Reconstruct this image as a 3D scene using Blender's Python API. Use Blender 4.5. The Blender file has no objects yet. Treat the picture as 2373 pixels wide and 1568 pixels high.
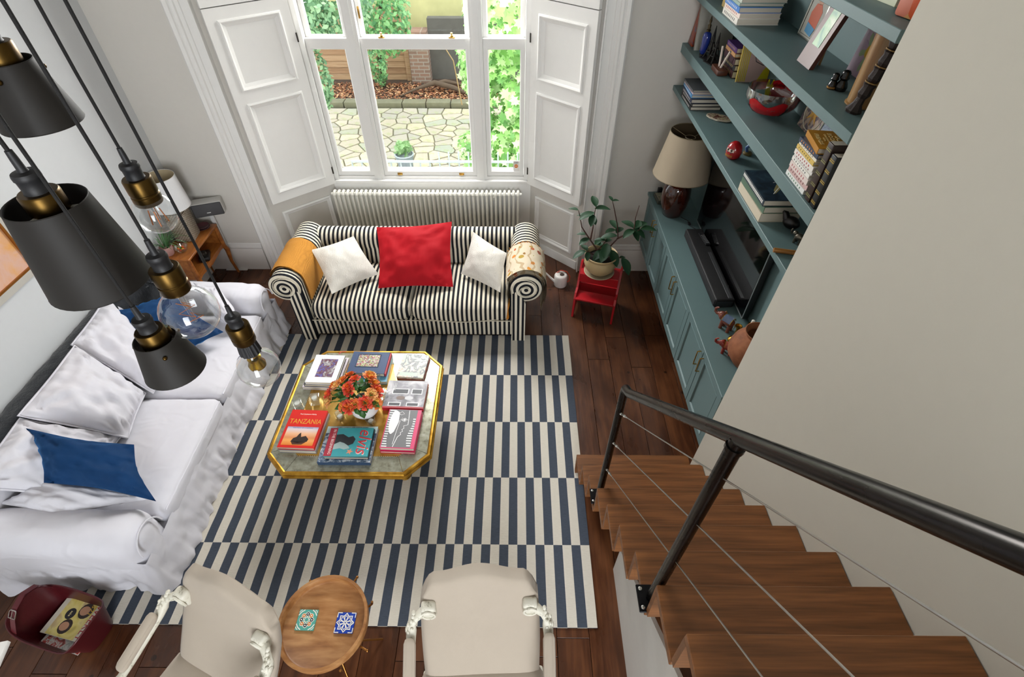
import bpy, bmesh, math, random
from mathutils import Vector, Matrix, noise
random.seed(7)
PI = math.pi
SC = bpy.context.scene
COL = SC.collection
# ------------------------------------------------------------------ camera
cam_d = bpy.data.cameras.new('camera'); cam = bpy.data.objects.new('camera', cam_d); COL.objects.link(cam)
cam_d.sensor_width = 36; cam_d.lens = 17.92; cam_d.clip_start = 0.02; cam_d.clip_end = 200
cam.location = (0, 0, 3.391)
cam.rotation_euler = (math.radians(90 - 45.061), 0.0, math.radians(0.435))
SC.camera = cam
# ------------------------------------------------------------------ world, light, exposure
W = bpy.data.worlds.new('overcast_sky'); SC.world = W; W.use_nodes = True
_bg = W.node_tree.nodes['Background']; _bg.inputs[0].default_value = (0.86, 0.93, 1.0, 1); _bg.inputs[1].default_value = 3.3
SC.view_settings.view_transform = 'Standard'; SC.view_settings.look = 'None'
SC.view_settings.exposure = 0.0; SC.view_settings.gamma = 1.0; SC.view_settings.use_curve_mapping = False
SC.cycles.use_denoising = True
SC.cycles.max_bounces = 7; SC.cycles.diffuse_bounces = 3; SC.cycles.glossy_bounces = 3; SC.cycles.transmission_bounces = 4; SC.cycles.transparent_max_bounces = 20
SC.cycles.use_adaptive_sampling = True; SC.cycles.adaptive_threshold = 0.08; SC.cycles.adaptive_min_samples = 20
SC.cycles.sample_clamp_indirect = 6.0
def area(name, loc, target, sx, sy, power, color):
    d = bpy.data.lights.new(name, 'AREA'); d.shape = 'RECTANGLE'; d.size = sx; d.size_y = sy; d.energy = power; d.color = color
    o = bpy.data.objects.new(name, d); COL.objects.link(o); o.location = loc
    o.rotation_euler = (Vector(target) - Vector(loc)).to_track_quat('-Z', 'Y').to_euler()
    return o
area('daylight_front_window', (-0.87, 5.28, 3.35), (-0.87, 3.0, 1.3), 2.1, 1.5, 320, (1.0, 0.98, 0.95))
area('daylight_rear_windows', (0.35, -3.5, 2.6), (-1.4, 3.6, 0.9), 1.6, 2.9, 200, (0.93, 0.96, 1.0))
# ------------------------------------------------------------------ helpers
def lin(h):
    h = h.lstrip('#'); r = [int(h[i:i+2], 16) / 255 for i in (0, 2, 4)]
    return tuple(c / 12.92 if c <= .04045 else ((c + .055) / 1.055) ** 2.4 for c in r) + (1,)
class NT:
    def __init__(s, name):
        s.mat = bpy.data.materials.new(name); s.mat.use_nodes = True; s.t = s.mat.node_tree
        s.b = s.t.nodes['Principled BSDF']; s.out = s.t.nodes['Material Output']
    def n(s, ty, **kw):
        nd = s.t.nodes.new('ShaderNode' + ty)
        for k, v in kw.items(): setattr(nd, k, v)
        return nd
    def set(s, sock, v):
        if isinstance(v, bpy.types.NodeSocket): s.t.links.new(v, sock)
        elif isinstance(v, str): sock.default_value = lin(v)
        else: sock.default_value = v
    def math(s, op, a, b=0.0, c=0.0):
        nd = s.n('Math', operation=op); s.set(nd.inputs[0], a); s.set(nd.inputs[1], b)
        if op in ('MULTIPLY_ADD', 'COMPARE', 'SMOOTH_MIN'): s.set(nd.inputs[2], c)
        return nd.outputs[0]
    def xyz(s, kind='Object'):
        tc = s.n('TexCoord'); sp = s.n('SeparateXYZ'); s.t.links.new(tc.outputs[kind], sp.inputs[0]); return sp.outputs
    def co(s, kind='Object', scale=(1, 1, 1)):
        tc = s.n('TexCoord'); mp = s.n('Mapping'); s.t.links.new(tc.outputs[kind], mp.inputs[0]); mp.inputs[3].default_value = scale; return mp.outputs[0]
    def noise(s, vec=None, scale=5, detail=3, rough=.55, dist=0.0):
        nd = s.n('TexNoise'); nd.inputs['Scale'].default_value = scale; nd.inputs['Detail'].default_value = detail
        nd.inputs['Roughness'].default_value = rough; nd.inputs['Distortion'].default_value = dist
        if vec: s.t.links.new(vec, nd.inputs['Vector'])
        return nd.outputs[0]
    def ramp(s, f, stops):
        nd = s.n('ValToRGB'); s.t.links.new(f, nd.inputs[0]); e = nd.color_ramp.elements
        while len(e) < len(stops): e.new(.5)
        for el, (p, c) in zip(e, stops): el.position = p; el.color = lin(c) if isinstance(c, str) else c
        return nd.outputs[0]
    def mix(s, f, a, b, blend='MIX'):
        nd = s.n('Mix', data_type='RGBA', blend_type=blend); s.set(nd.inputs[0], f); s.set(nd.inputs[6], a); s.set(nd.inputs[7], b); return nd.outputs[2]
    def bump(s, h, strength=.3, dist=.01):
        nd = s.n('Bump'); nd.inputs['Strength'].default_value = strength; nd.inputs['Distance'].default_value = dist
        s.t.links.new(h, nd.inputs['Height']); s.t.links.new(nd.outputs[0], s.b.inputs['Normal'])
    def col(s, v): s.set(s.b.inputs['Base Color'], v)
    def p(s, rough=None, metal=None, spec=None, coat=None, sheen=None, trans=None, ior=None):
        for k, v in (('Roughness', rough), ('Metallic', metal), ('Specular IOR Level', spec), ('Coat Weight', coat), ('Sheen Weight', sheen), ('Transmission Weight', trans), ('IOR', ior)):
            if v is not None: s.set(s.b.inputs[k], v)
_MC = {}
def plain(c, rough=.55, metal=0.0, spec=.5, var=.0, bump=0.0, bscale=40, coat=None, sheen=None):
    """procedural one-colour surface with a slight tone variation and fine relief"""
    key = (c, rough, metal, spec, var, bump, bscale, coat, sheen)
    if key in _MC: return _MC[key]
    t = NT('surface_' + c.lstrip('#')); t.p(rough, metal, spec, coat, sheen)
    v = var if var else .04
    f = t.noise(t.co(), bscale * .3 + 2, 3)
    t.col(t.mix(f, tuple(min(1, x * (1 - v)) for x in lin(c)[:3]) + (1,), tuple(min(1, x * (1 + v)) for x in lin(c)[:3]) + (1,)))
    if bump: t.bump(t.noise(t.co(), bscale, 4), bump, .004)
    _MC[key] = t.mat; return t.mat
def glass_thin(name, tint=(1, 1, 1, 1), gloss=.10, rough=.02, dirt=None):
    """thin clear glass: transparent with a reflection that grows towards grazing angles"""
    t = NT(name); t.t.nodes.remove(t.b)
    tr = t.n('BsdfTransparent'); tr.inputs[0].default_value = tint
    gl = t.n('BsdfGlossy'); gl.inputs['Roughness'].default_value = rough; gl.inputs[0].default_value = (1, 1, 1, 1)
    lw = t.n('LayerWeight'); lw.inputs[0].default_value = .35
    f = t.math('MULTIPLY_ADD', lw.outputs['Facing'], .55, gloss * .3) if not dirt else t.math('MULTIPLY', lw.outputs['Fresnel'], gloss)
    f = t.math('MINIMUM', f, .9)
    mx = t.n('MixShader'); t.set(mx.inputs[0], f); t.t.links.new(tr.outputs[0], mx.inputs[1]); t.t.links.new(gl.outputs[0], mx.inputs[2])
    t.t.links.new(mx.outputs[0], t.out.inputs[0]); return t.mat
class MB:
    """collects shapes into one mesh"""
    def __init__(s): s.v = []; s.f = []; s.m = []; s.M = None
    def add(s, vs, fs, mi=0):
        o = len(s.v)
        for p in vs:
            p = Vector(p); s.v.append(s.M @ p if s.M else p)
        for f in fs: s.f.append([i + o for i in f]); s.m.append(mi)
    def box(s, x0, x1, y0, y1, z0, z1, mi=0):
        s.add([(x, y, z) for z in (z0, z1) for y in (y0, y1) for x in (x0, x1)],
              [(0, 2, 3, 1), (4, 5, 7, 6), (0, 1, 5, 4), (2, 6, 7, 3), (0, 4, 6, 2), (1, 3, 7, 5)], mi); return s
    def rbox(s, x0, x1, y0, y1, z0, z1, b=.01, seg=2, mi=0):
        bm = bmesh.new(); bmesh.ops.create_cube(bm, size=1)
        for v in bm.verts: v.co = Vector(((x0 + x1) / 2 + v.co.x * (x1 - x0), (y0 + y1) / 2 + v.co.y * (y1 - y0), (z0 + z1) / 2 + v.co.z * (z1 - z0)))
        bmesh.ops.bevel(bm, geom=bm.edges[:], offset=b, segments=seg, affect='EDGES', profile=.5)
        s.frombm(bm, mi); return s
    def frombm(s, bm, mi=0):
        bm.verts.index_update(); s.add([v.co.copy() for v in bm.verts], [[v.index for v in f.verts] for f in bm.faces], mi); bm.free()
    def prism(s, poly, a, b, axis='z', mi=0):
        n = len(poly)
        def P(p, h):
            return {'z': (p[0], p[1], h), 'y': (p[0], h, p[1]), 'x': (h, p[0], p[1])}[axis]
        vs = [P(p, a) for p in poly] + [P(p, b) for p in poly]
        fs = [list(range(n))[::-1], list(range(n, 2 * n))] + [(i, (i + 1) % n, n + (i + 1) % n, n + i) for i in range(n)]
        if axis == 'y': fs = [f[::-1] for f in map(list, fs)]
        s.add(vs, fs, mi); return s
    def lathe(s, prof, n=20, c=(0, 0, 0), mi=0, cap=True, sx=1, sy=1):
        vs = []; fs = []
        for r, z in prof:
            for k in range(n):
                a = 2 * PI * k / n; vs.append((c[0] + r * math.cos(a) * sx, c[1] + r * math.sin(a) * sy, c[2] + z))
        for j in range(len(prof) - 1):
            for k in range(n): fs.append((j * n + k, j * n + (k + 1) % n, (j + 1) * n + (k + 1) % n, (j + 1) * n + k))
        if cap:
            if prof[0][0] > 1e-5: fs.append(list(range(n))[::-1])
            if prof[-1][0] > 1e-5: fs.append(list(range((len(prof) - 1) * n, len(prof) * n)))
        s.add(vs, fs, mi); return s
    def tube(s, pts, r, n=8, mi=0, cap=True, closed=False, flat=1.0):
        pts = [Vector(p) for p in pts]; N = len(pts); R = r if isinstance(r, (list, tuple)) else [r] * N
        up = Vector((0, 0, 1)); vs = []; fs = []; prev = None
        for i, p in enumerate(pts):
            d = (pts[(i + 1) % N] - pts[i - 1]) if closed else (pts[min(i + 1, N - 1)] - pts[max(i - 1, 0)])
            if d.length < 1e-9: d = Vector((0, 0, 1))
            d.normalize()
            if prev is None:
                a = d.cross(up if abs(d.z) < .95 else Vector((1, 0, 0))).normalized()
            else:
                a = (prev - d * prev.dot(d))
                a = a.normalized() if a.length > 1e-6 else d.cross(up).normalized()
            prev = a; b = d.cross(a)
            for k in range(n):
                t = 2 * PI * k / n; vs.append(p + a * math.cos(t) * R[i] + b * math.sin(t) * R[i] * flat)
        for i in range(N if closed else N - 1):
            for k in range(n): fs.append((i * n + k, i * n + (k + 1) % n, ((i + 1) % N) * n + (k + 1) % n, ((i + 1) % N) * n + k))
        if cap and not closed: fs.append(list(range(n))[::-1]); fs.append(list(range((N - 1) * n, N * n)))
        s.add(vs, fs, mi); return s
    def cyl(s, p0, p1, r, n=12, mi=0): return s.tube([p0, p1], r, n, mi)
    def grid(s, fn, nu, nv, cu=False, cv=False, mi=0):
        vs = [fn(i / (nu if cu else nu - 1), j / (nv if cv else nv - 1)) for j in range(nv) for i in range(nu)]
        fs = []
        for j in range(nv if cv else nv - 1):
            for i in range(nu if cu else nu - 1):
                a, b = i, (i + 1) % nu; c, d = j, (j + 1) % nv
                fs.append((c * nu + a, c * nu + b, d * nu + b, d * nu + a))
        s.add(vs, fs, mi); return s
    def ball(s, c, rx, ry=None, rz=None, n=14, m=8, mi=0):
        ry = ry or rx; rz = rz or rx; prof = [(math.sin(PI * k / m), -math.cos(PI * k / m)) for k in range(m + 1)]
        vs = []; fs = []
        for r, z in prof:
            for k in range(n):
                a = 2 * PI * k / n; vs.append((c[0] + max(r, 1e-4) * math.cos(a) * rx, c[1] + max(r, 1e-4) * math.sin(a) * ry, c[2] + z * rz))
        for j in range(m):
            for k in range(n): fs.append((j * n + k, j * n + (k + 1) % n, (j + 1) * n + (k + 1) % n, (j + 1) * n + k))
        s.add(vs, fs, mi); return s
    def mesh(s, name, mats, smooth=None):
        me = bpy.data.meshes.new(name); me.from_pydata(s.v, [], s.f)
        for m in (mats if isinstance(mats, (list, tuple)) else [mats]): me.materials.append(m)
        me.polygons.foreach_set('material_index', s.m)
        if smooth is not None:
            me.polygons.foreach_set('use_smooth', [True] * len(s.f))
            if smooth < 179: me.set_sharp_from_angle(angle=math.radians(smooth))
        me.update(); return me
    def build(s, name, mats, parent=None, smooth=35, loc=None, rot=None):
        return put(s.mesh(name, mats, smooth), name, parent, loc, rot)
def put(me, name, parent=None, loc=None, rot=None):
    o = bpy.data.objects.new(name, me); COL.objects.link(o)
    if parent: o.parent = parent
    if loc: o.location = loc
    if rot: o.rotation_euler = rot
    return o
def empty(name, loc=(0, 0, 0), rz=0, label=None, cat=None, group=None):
    o = bpy.data.objects.new(name, None); COL.objects.link(o); o.location = loc; o.rotation_euler = (0, 0, rz); o.empty_display_size = .1
    return tag(o, label, cat, group)
def tag(o, label=None, cat=None, group=None, kind=None):
    if label: o['label'] = label
    if cat: o['category'] = cat
    if group: o['group'] = group
    if kind: o['kind'] = kind
    return o
def struct(o): o['kind'] = 'structure'; return o
def clone(o, parent=None):
    c = o.copy(); COL.objects.link(c); c.parent = parent
    for ch in list(o.children): clone(ch, c)
    return c
def text(name, s, size, mat, parent, M, depth=.0006, sx=1.0, shear=0.0, align='CENTER'):
    """flat lettering as a mesh, lying in the local XY plane of matrix M"""
    cu = bpy.data.curves.new(name, 'FONT'); cu.body = s; cu.size = size; cu.align_x = align; cu.align_y = 'CENTER'; cu.extrude = depth; cu.shear = shear; cu.resolution_u = 2
    o = bpy.data.objects.new(name, cu); COL.objects.link(o)
    me = bpy.data.meshes.new_from_object(o.evaluated_get(bpy.context.evaluated_depsgraph_get())); bpy.data.objects.remove(o)
    me.transform(M @ Matrix.Diagonal((sx, 1, 1, 1))); me.materials.clear(); me.materials.append(mat); me.name = name
    return put(me, name, parent)
def T(x=0, y=0, z=0): return Matrix.Translation((x, y, z))
def RX(a): return Matrix.Rotation(a, 4, 'X')
def RY(a): return Matrix.Rotation(a, 4, 'Y')
def RZ(a): return Matrix.Rotation(a, 4, 'Z')
def nz(x, y, z=0, s=1.0): return noise.noise(Vector((x * s, y * s, z * s)))
def sstep(a, b, x):
    t = max(0, min(1, (x - a) / (b - a))); return t * t * (3 - 2 * t)
# ------------------------------------------------------------------ shared materials
WALL = plain('#d2cec6', .85, bump=.05, bscale=60, var=.02)
WOODW = plain('#ebeae6', .45, var=.02)            # painted joinery
WIN = plain('#e9e8e4', .35, var=.02)
TEAL = plain('#607879', .5, var=.03)
BRASS = plain('#b08a45', .28, metal=1.0, var=.08)
BLACK = plain('#15151a', .45)
GLASS = glass_thin('window_glass', gloss=.35, dirt=True)
CLEAR = glass_thin('clear_glass', (.97, .98, .98, 1), .12)
def wood(name, a, b, c, scale=(6, 60, 60), rough=.45, bump=.15, ring=3.0):
    t = NT(name); v = t.co(scale=scale); n1 = t.noise(v, 1.0, 4, .6, .4); n2 = t.noise(v, ring, 2, .5)
    f = t.math('MULTIPLY_ADD', n2, .35, t.math('MULTIPLY', n1, .75))
    t.col(t.ramp(f, [(.3, a), (.5, b), (.72, c)])); t.p(rough); t.bump(n1, bump, .002); return t.mat
def oakmat():
    t = NT('oak_treads'); oi = t.n('ObjectInfo'); tc = t.n('TexCoord'); ad = t.n('VectorMath', operation='ADD'); cx = t.n('CombineXYZ')
    t.set(cx.inputs[0], t.math('MULTIPLY', oi.outputs['Random'], 53.0)); t.set(cx.inputs[1], t.math('MULTIPLY', oi.outputs['Random'], 17.0)); t.t.links.new(tc.outputs['Object'], ad.inputs[0]); t.t.links.new(cx.outputs[0], ad.inputs[1])
    mp = t.n('Mapping'); mp.inputs[3].default_value = (.9, 3.2, 3.2); t.t.links.new(ad.outputs[0], mp.inputs[0])
    wv = t.n('TexWave', wave_type='BANDS', bands_direction='Y'); wv.inputs['Scale'].default_value = 1.6; wv.inputs['Distortion'].default_value = 12.0; wv.inputs['Detail'].default_value = 2.5; wv.inputs['Detail Scale'].default_value = .8; t.t.links.new(mp.outputs[0], wv.inputs[0])
    m2 = t.n('Mapping'); m2.inputs[3].default_value = (5, 120, 120); t.t.links.new(ad.outputs[0], m2.inputs[0]); fine = t.noise(m2.outputs[0], 1.0, 3)
    f = t.math('ADD', t.math('MULTIPLY', wv.outputs[1], .16), t.math('MULTIPLY_ADD', fine, .6, .12))
    t.col(t.ramp(f, [(.25, '#51300f'), (.48, '#714520'), (.7, '#87552b')])); t.p(.42); t.bump(fine, .12, .002); return t.mat
OAK = oakmat()
# ================================================================== THE ROOM
def picframe(mb, u0, u1, v0, v1, prof, M, mi=0, close=False):
    """a moulding swept round a rectangle; prof = [(inset, height)...]; M maps (u, v, height) to space"""
    vs = []; fs = []
    for d, h in prof:
        for u, v in ((u0 + d, v0 + d), (u1 - d, v0 + d), (u1 - d, v1 - d), (u0 + d, v1 - d)): vs.append(M @ Vector((u, v, h)))
    for j in range(len(prof) - 1):
        for k in range(4): fs.append((j * 4 + k, j * 4 + (k + 1) % 4, (j + 1) * 4 + (k + 1) % 4, (j + 1) * 4 + k))
    if close: fs.append([(len(prof) - 1) * 4 + k for k in range(4)])
    mb.add(vs, fs, mi)
def basis(o, u, v, n): return Matrix(((u[0], v[0], n[0], o[0]), (u[1], v[1], n[1], o[1]), (u[2], v[2], n[2], o[2]), (0, 0, 0, 1)))
# ---- floor of individual old pine planks
tf = NT('old_pine_floorboards'); oi = tf.n('ObjectInfo'); cb = tf.n('TexCoord'); vm = tf.n('VectorMath', operation='ADD')
cmb = tf.n('CombineXYZ'); tf.set(cmb.inputs[0], tf.math('MULTIPLY', oi.outputs['Random'], 37.0)); tf.set(cmb.inputs[1], tf.math('MULTIPLY', oi.outputs['Random'], 91.0))
tf.t.links.new(cb.outputs['Object'], vm.inputs[0]); tf.t.links.new(cmb.outputs[0], vm.inputs[1])
mp = tf.n('Mapping'); mp.inputs[3].default_value = (26, 2.2, 10); tf.t.links.new(vm.outputs[0], mp.inputs[0])
g1 = tf.noise(mp.outputs[0], 1.0, 5, .6, .6); mp2 = tf.n('Mapping'); mp2.inputs[3].default_value = (3, 1.2, 3); tf.t.links.new(vm.outputs[0], mp2.inputs[0])
g2 = tf.noise(mp2.outputs[0], 1.6, 3, .6)
cf = tf.ramp(tf.math('MULTIPLY_ADD', g2, .6, tf.math('MULTIPLY', g1, .45)), [(.3, '#2a160c'), (.5, '#4d2b18'), (.68, '#6f4427'), (.8, '#7d5132')])
vor = tf.n('TexVoronoi'); vor.inputs['Scale'].default_value = 4.2; tf.t.links.new(vm.outputs[0], vor.inputs['Vector'])
knot = tf.math('LESS_THAN', vor.outputs['Distance'], .07)
cf = tf.mix(tf.math('MULTIPLY', knot, .75), cf, '#160b06')
tf.col(tf.mix(tf.math('MULTIPLY_ADD', oi.outputs['Random'], .35, 0.0), cf, '#2c170d')); tf.p(tf.math('MULTIPLY_ADD', g2, .25, .18)); tf.bump(g1, .25, .003)
PINE = tf.mat
floor = struct(MB().box(-3.5, 1.9, -3.7, 5.1, -.12, -.022).build('floor', plain('#1a0e08', .9)))
x = -3.3; k = 0
while x < 1.68:
    w = .175 + .05 * random.random()
    for y0, y1 in ((-3.6, 0.2 + 1.2 * random.random()), (None, 3.0 + 1.2 * random.random()), (None, 4.94)):
        if y0 is None: y0 = ylast
        b = .0012; L = (y1 - y0) / 2 - .0015; h = w / 2 - .0016
        me = MB(); me.add([(-h, -L, -.02), (h, -L, -.02), (h, L, -.02), (-h, L, -.02), (-h + b, -L + b, 0), (h - b, -L + b, 0), (h - b, L - b, 0), (-h + b, L - b, 0), (-h, -L, -b), (h, -L, -b), (h, L, -b), (-h, L, -b)],
                         [(4, 5, 6, 7), (8, 9, 5, 4), (9, 10, 6, 5), (10, 11, 7, 6), (11, 8, 4, 7), (0, 1, 9, 8), (1, 2, 10, 9), (2, 3, 11, 10), (3, 0, 8, 11)])
        me.build('plank', PINE, floor, None, (x + w / 2, (y0 + y1) / 2, -.0005 - .001 * random.random())); ylast = y1
    x += w
# ---- walls
H = 4.9
struct(MB().box(-3.48, -3.28, -3.7, 5.1, -.1, H).build('wall_left', plain('#cdcfd0', .85, bump=.05, bscale=60, var=.02)))
struct(MB().prism([(-3.28, 4.45), (-2.43, 4.45), (-1.9, 4.908), (-1.9, 5.1), (-3.28, 5.1)], -.1, H).build('wall_back_left', WALL))
struct(MB().prism([(.66, 4.45), (1.9, 4.45), (1.9, 5.1), (.157, 5.1), (.157, 4.908)], -.1, H).build('wall_back_right', WALL))
struct(MB().box(-1.9, .157, 4.908, 5.1, -.1, .765).build('wall_under_window', WOODW))
struct(MB().box(-2.43, .66, 4.45, 5.1, 3.7, H).build('wall_over_window', WALL))
struct(MB().box(1.66, 1.9, 1.8, 4.45, -.1, H).build('wall_right', WALL))
# stair wall: its free edge leans very slightly, as old walls do
sw = MB(); sw.add([(1.252, -3.7, -.1), (1.9, -3.7, -.1), (1.9, 1.945, -.1), (1.252, 1.945, -.1), (1.252, -3.7, H), (1.9, -3.7, H), (1.9, 1.82, H), (1.252, 1.82, H)],
                  [(0, 3, 2, 1), (4, 5, 6, 7), (0, 1, 5, 4), (1, 2, 6, 5), (2, 3, 7, 6), (3, 0, 4, 7)])
struct(sw.build('wall_stair', plain('#bfbbae', .85, bump=.04, bscale=50, var=.02)))
struct(MB().box(-3.48, 1.9, -3.7, 5.1, H, H + .15).build('ceiling', WALL))
rear = MB()
for b in ((-3.48, -.4, 0, H), (1.2, 1.9, 0, H), (-.4, 1.2, 0, 1.1), (-.4, 1.2, 4.2, H)): rear.box(b[0], b[1], -3.9, -3.7, b[2], b[3])
struct(rear.build('wall_rear', WALL))
# ---- skirting boards
def skirt(name, x0, x1, y):
    m = MB(); m.prism([(y, 0), (y - .022, 0), (y - .022, .24), (y - .014, .26), (y - .02, .275), (y - .012, .30), (y - .012, .318), (y, .325)][::-1], x0, x1, 'x')
    return struct(m.build(name, WOODW, None, 30))
skirt('baseboard_back_left', -3.28, -2.66, 4.45); skirt('baseboard_back_right', .87, 1.66, 4.45)
m = MB(); m.prism([(-3.28, 0), (-3.258, 0), (-3.258, .24), (-3.266, .26), (-3.26, .275), (-3.268, .30), (-3.268, .318), (-3.28, .325)], -3.7, 4.45, 'y')
struct(m.build('baseboard_left', WOODW, None, 30))
# ---- architraves either side of the bay
def architrave(name, xi, sgn):
    P = [(0, 0), (0, .05), (.012, .05), (.018, .03), (.075, .03), (.08, .038), (.11, .038), (.118, .05), (.135, .056), (.15, .05), (.158, .062), (.185, .068), (.2, .055), (.205, 0)]
    m = MB(); m.prism([(xi + sgn * a, 4.45 - b) for a, b in P], 0, 3.7, 'z'); return struct(m.build(name, WOODW, None, 25))
architrave('trim_1', -2.43, -1); architrave('trim_2', .66, 1)
# ---- bay splays: matrices that map (u along splay from hinge, z, height off wall)
aR = Vector((.157, 4.908, 0)); uR = Vector((.503, -.458, 0)).normalized(); nR = Vector((uR.y, -uR.x, 0)); LR = .68
aL = Vector((-1.9, 4.908, 0)); uL = Vector((-.53, -.458, 0)).normalized(); nL = Vector((-uL.y, uL.x, 0)); LL = .70
Z3 = Vector((0, 0, 1))
MR = basis(aR, uR, Z3, nR); ML = basis(aL, uL, Z3, nL)
MOULD = [(0, 0), (0, .012), (.012, .022), (.022, .018), (.028, .01), (.045, .006), (.05, 0)]
for nm, M_, u1 in (('trim_3', ML, .60), ('trim_4', MR, .59)):
    m = MB(); picframe(m, .075, u1, .17, .655, MOULD, M_); struct(m.build(nm, WOODW, None, 25))
for nm, M_, L_ in (('baseboard_bay_left', ML, LL), ('baseboard_bay_right', MR, LR)):
    m = MB(); m.M = M_; m.box(0, L_ - .005, 0, .1, 0, .012); struct(m.build(nm, WOODW))
# ---- shutters folded open against the splays
def shutter(M_, label, z0, z1, rows, sub=True):
    root = empty('window_shutter', M_ @ Vector((0, z0, .02)), 0, label, 'shutter', 'panelled window shutters')
    B = T(*(-(M_ @ Vector((0, z0, .02))))) @ M_ @ T(0, 0, .02)
    W_, t0, t1, si, so = .67, .0, .036, .10, .575
    edges = [z0] + [z for r in rows for z in r] + [z1]
    for u0, u1 in ((.004, si), (so, W_)):
        m = MB(); m.M = B; m.box(u0, u1, z0, z1, t0, t1); m.build('stile', WOODW, root)
    for k in range(0, len(edges), 2):
        m = MB(); m.M = B; m.box(si, so, edges[k], edges[k + 1], t0, t1); m.build('rail', WOODW, root)
    for a, b in rows:
        m = MB(); m.M = B; m.box(si, so, a, b, t0 + .004, t0 + .016)
        pn = m.build('panel', WOODW, root)
        m = MB(); picframe(m, si - .012, so + .012, a - .012, b + .012, [(0, .036), (.002, .046), (.014, .05), (.024, .044), (.03, .034), (.044, .026), (.055, .016)], B); m.build('moulding', WOODW, pn, 25)
    for hz in (z0 + .14, z0 + (z1 - z0) * .82):
        m = MB(); m.M = B; m.cyl((.002, hz - .035, t1), (.002, hz + .035, t1), .007, 8); m.build('hinge', plain('#3a3632', .5, metal=.8), root)
    return root
shutter(ML, 'white panelled window shutter folded open left of the window, above the mustard throw', .785, 2.425, [(.885, 1.705), (1.825, 2.33)])
shutter(MR, 'white panelled window shutter folded open right of the window, above the potted plant', .785, 2.425, [(.885, 1.70), (1.825, 2.31)])
shutter(ML, 'upper leaf of the white shutter left of the window, at the top edge', 2.432, 3.66, [(2.55, 3.5)])
shutter(MR, 'upper leaf of the white shutter right of the window, at the top edge', 2.432, 3.66, [(2.55, 3.5)])
# ---- window joinery
wf = MB()
for x0, x1 in ((-1.9, -1.84), (.082, .157)): wf.box(x0, x1, 4.915, 5.09, .765, 3.7)
for x0, x1 in ((-1.464, -1.362), (-.402, -.293)): wf.box(x0, x1, 4.925, 5.08, .80, 3.7); wf.box(x0 + .03, x1 - .03, 4.912, 4.925, .80, 3.7)
wf.box(-1.9, .157, 4.93, 5.09, 3.62, 3.7)
struct(wf.build('trim_5', WIN, None, 30))
sb = MB(); sb.rbox(-1.92, .177, 4.885, 5.0, .765, .80, .008, 2); sb.box(-1.84, .082, 4.93, 5.14, .80, .828)
struct(sb.build('trim_6', WIN, None, 30))
def sash(root, x0, x1, z0, z1, y, st, bt, tp, name):
    m = MB(); d = .04
    m.box(x0, x0 + st, y, y + d, z0, z1); m.box(x1 - st, x1, y, y + d, z0, z1); m.box(x0 + st, x1 - st, y, y + d, z0, z0 + bt); m.box(x0 + st, x1 - st, y, y + d, z1 - tp, z1)
    Mx = basis((0, y, 0), (1, 0, 0), (0, 0, 1), (0, -1, 0)); picframe(m, x0 + st - .001, x1 - st + .001, z0 + bt - .001, z1 - tp + .001, [(0, 0), (.004, -.003), (.012, -.014), (.012, -.02)], Mx)
    s_ = m.build(name, WIN, root, 30)
    g = MB(); g.add([(x0 + st, y + .022, z0 + bt), (x1 - st, y + .022, z0 + bt), (x1 - st, y + .022, z1 - tp), (x0 + st, y + .022, z1 - tp)], [(0, 1, 2, 3)]); g.build('pane', GLASS, s_, None)
    return s_
lights = []
for i, (x0, x1) in enumerate(((-1.838, -1.466), (-1.36, -.404), (-.291, .08))):
    w_ = struct(empty('window_%d' % (i + 1), (0, 0, 0)))
    lo = sash(w_, x0, x1, .83, 2.10, 4.945, .034, .045, .078, 'lower_sash'); up = sash(w_, x0, x1, 2.055, 3.62, 4.995, .034, .05, .05, 'upper_sash')
    lights.append((w_, lo, up))
lo = lights[1][1]
for px in (-1.17, -.56):
    m = MB(); m.rbox(px - .028, px + .028, 4.952, 4.978, 2.10, 2.112, .003); m.lathe([(.014, 0), (.014, .012), (.006, .016), (.006, .022), (.012, .03), (0, .036)], 10, (px, 4.965, 2.11)); m.build('sash_lock', BRASS, lo)
for px in (-1.20, -.56):
    m = MB(); m.rbox(px - .026, px + .026, 4.939, 4.946, .838, .862, .003); m.rbox(px - .018, px + .018, 4.925, 4.94, .842, .85, .002); m.build('sash_lift', BRASS, lo)
m = MB(); m.rbox(-1.345, -1.33, 4.988, 4.996, 2.24, 2.33, .003); m.tube([(-1.337, 4.985 - .006 * 0, 2.285) + Vector((0, 0, 0)) if False else (-1.337 + .004 * math.cos(t), 4.984, 2.285 + .03 * math.sin(t)) for t in [2 * PI * k / 12 for k in range(12)]], .0025, 6, closed=True); m.build('pull_ring', BRASS, lights[1][2])
# alarm sticker on the right-hand pane
st_ = MB(); st_.box(-.03, .03, -.001, 0, 0, .10); stick = st_.build('sticker', plain('#ece8e2', .5), lights[2][1], None, (.005, 4.962, .885))
hx = MB(); hx.prism([(.021 * math.cos(PI / 3 * k), .045 + .021 * math.sin(PI / 3 * k)) for k in range(6)], -.0022, -.001, 'y'); hx.build('hexagon', plain('#e07a1c', .5), stick, None)
Mt = basis((0, -.0025, .086), (1, 0, 0), (0, 0, 1), (0, -1, 0)); text('lettering', 'Protected', .011, plain('#22262e', .6), stick, Mt); text('lettering', 'by ADT', .011, plain('#22262e', .6), stick, T(0, 0, -.01) @ Mt); text('lettering', 'ADT', .014, plain('#f4f4f4', .6), stick, T(0, -.0006, -.041) @ Mt)
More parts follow.
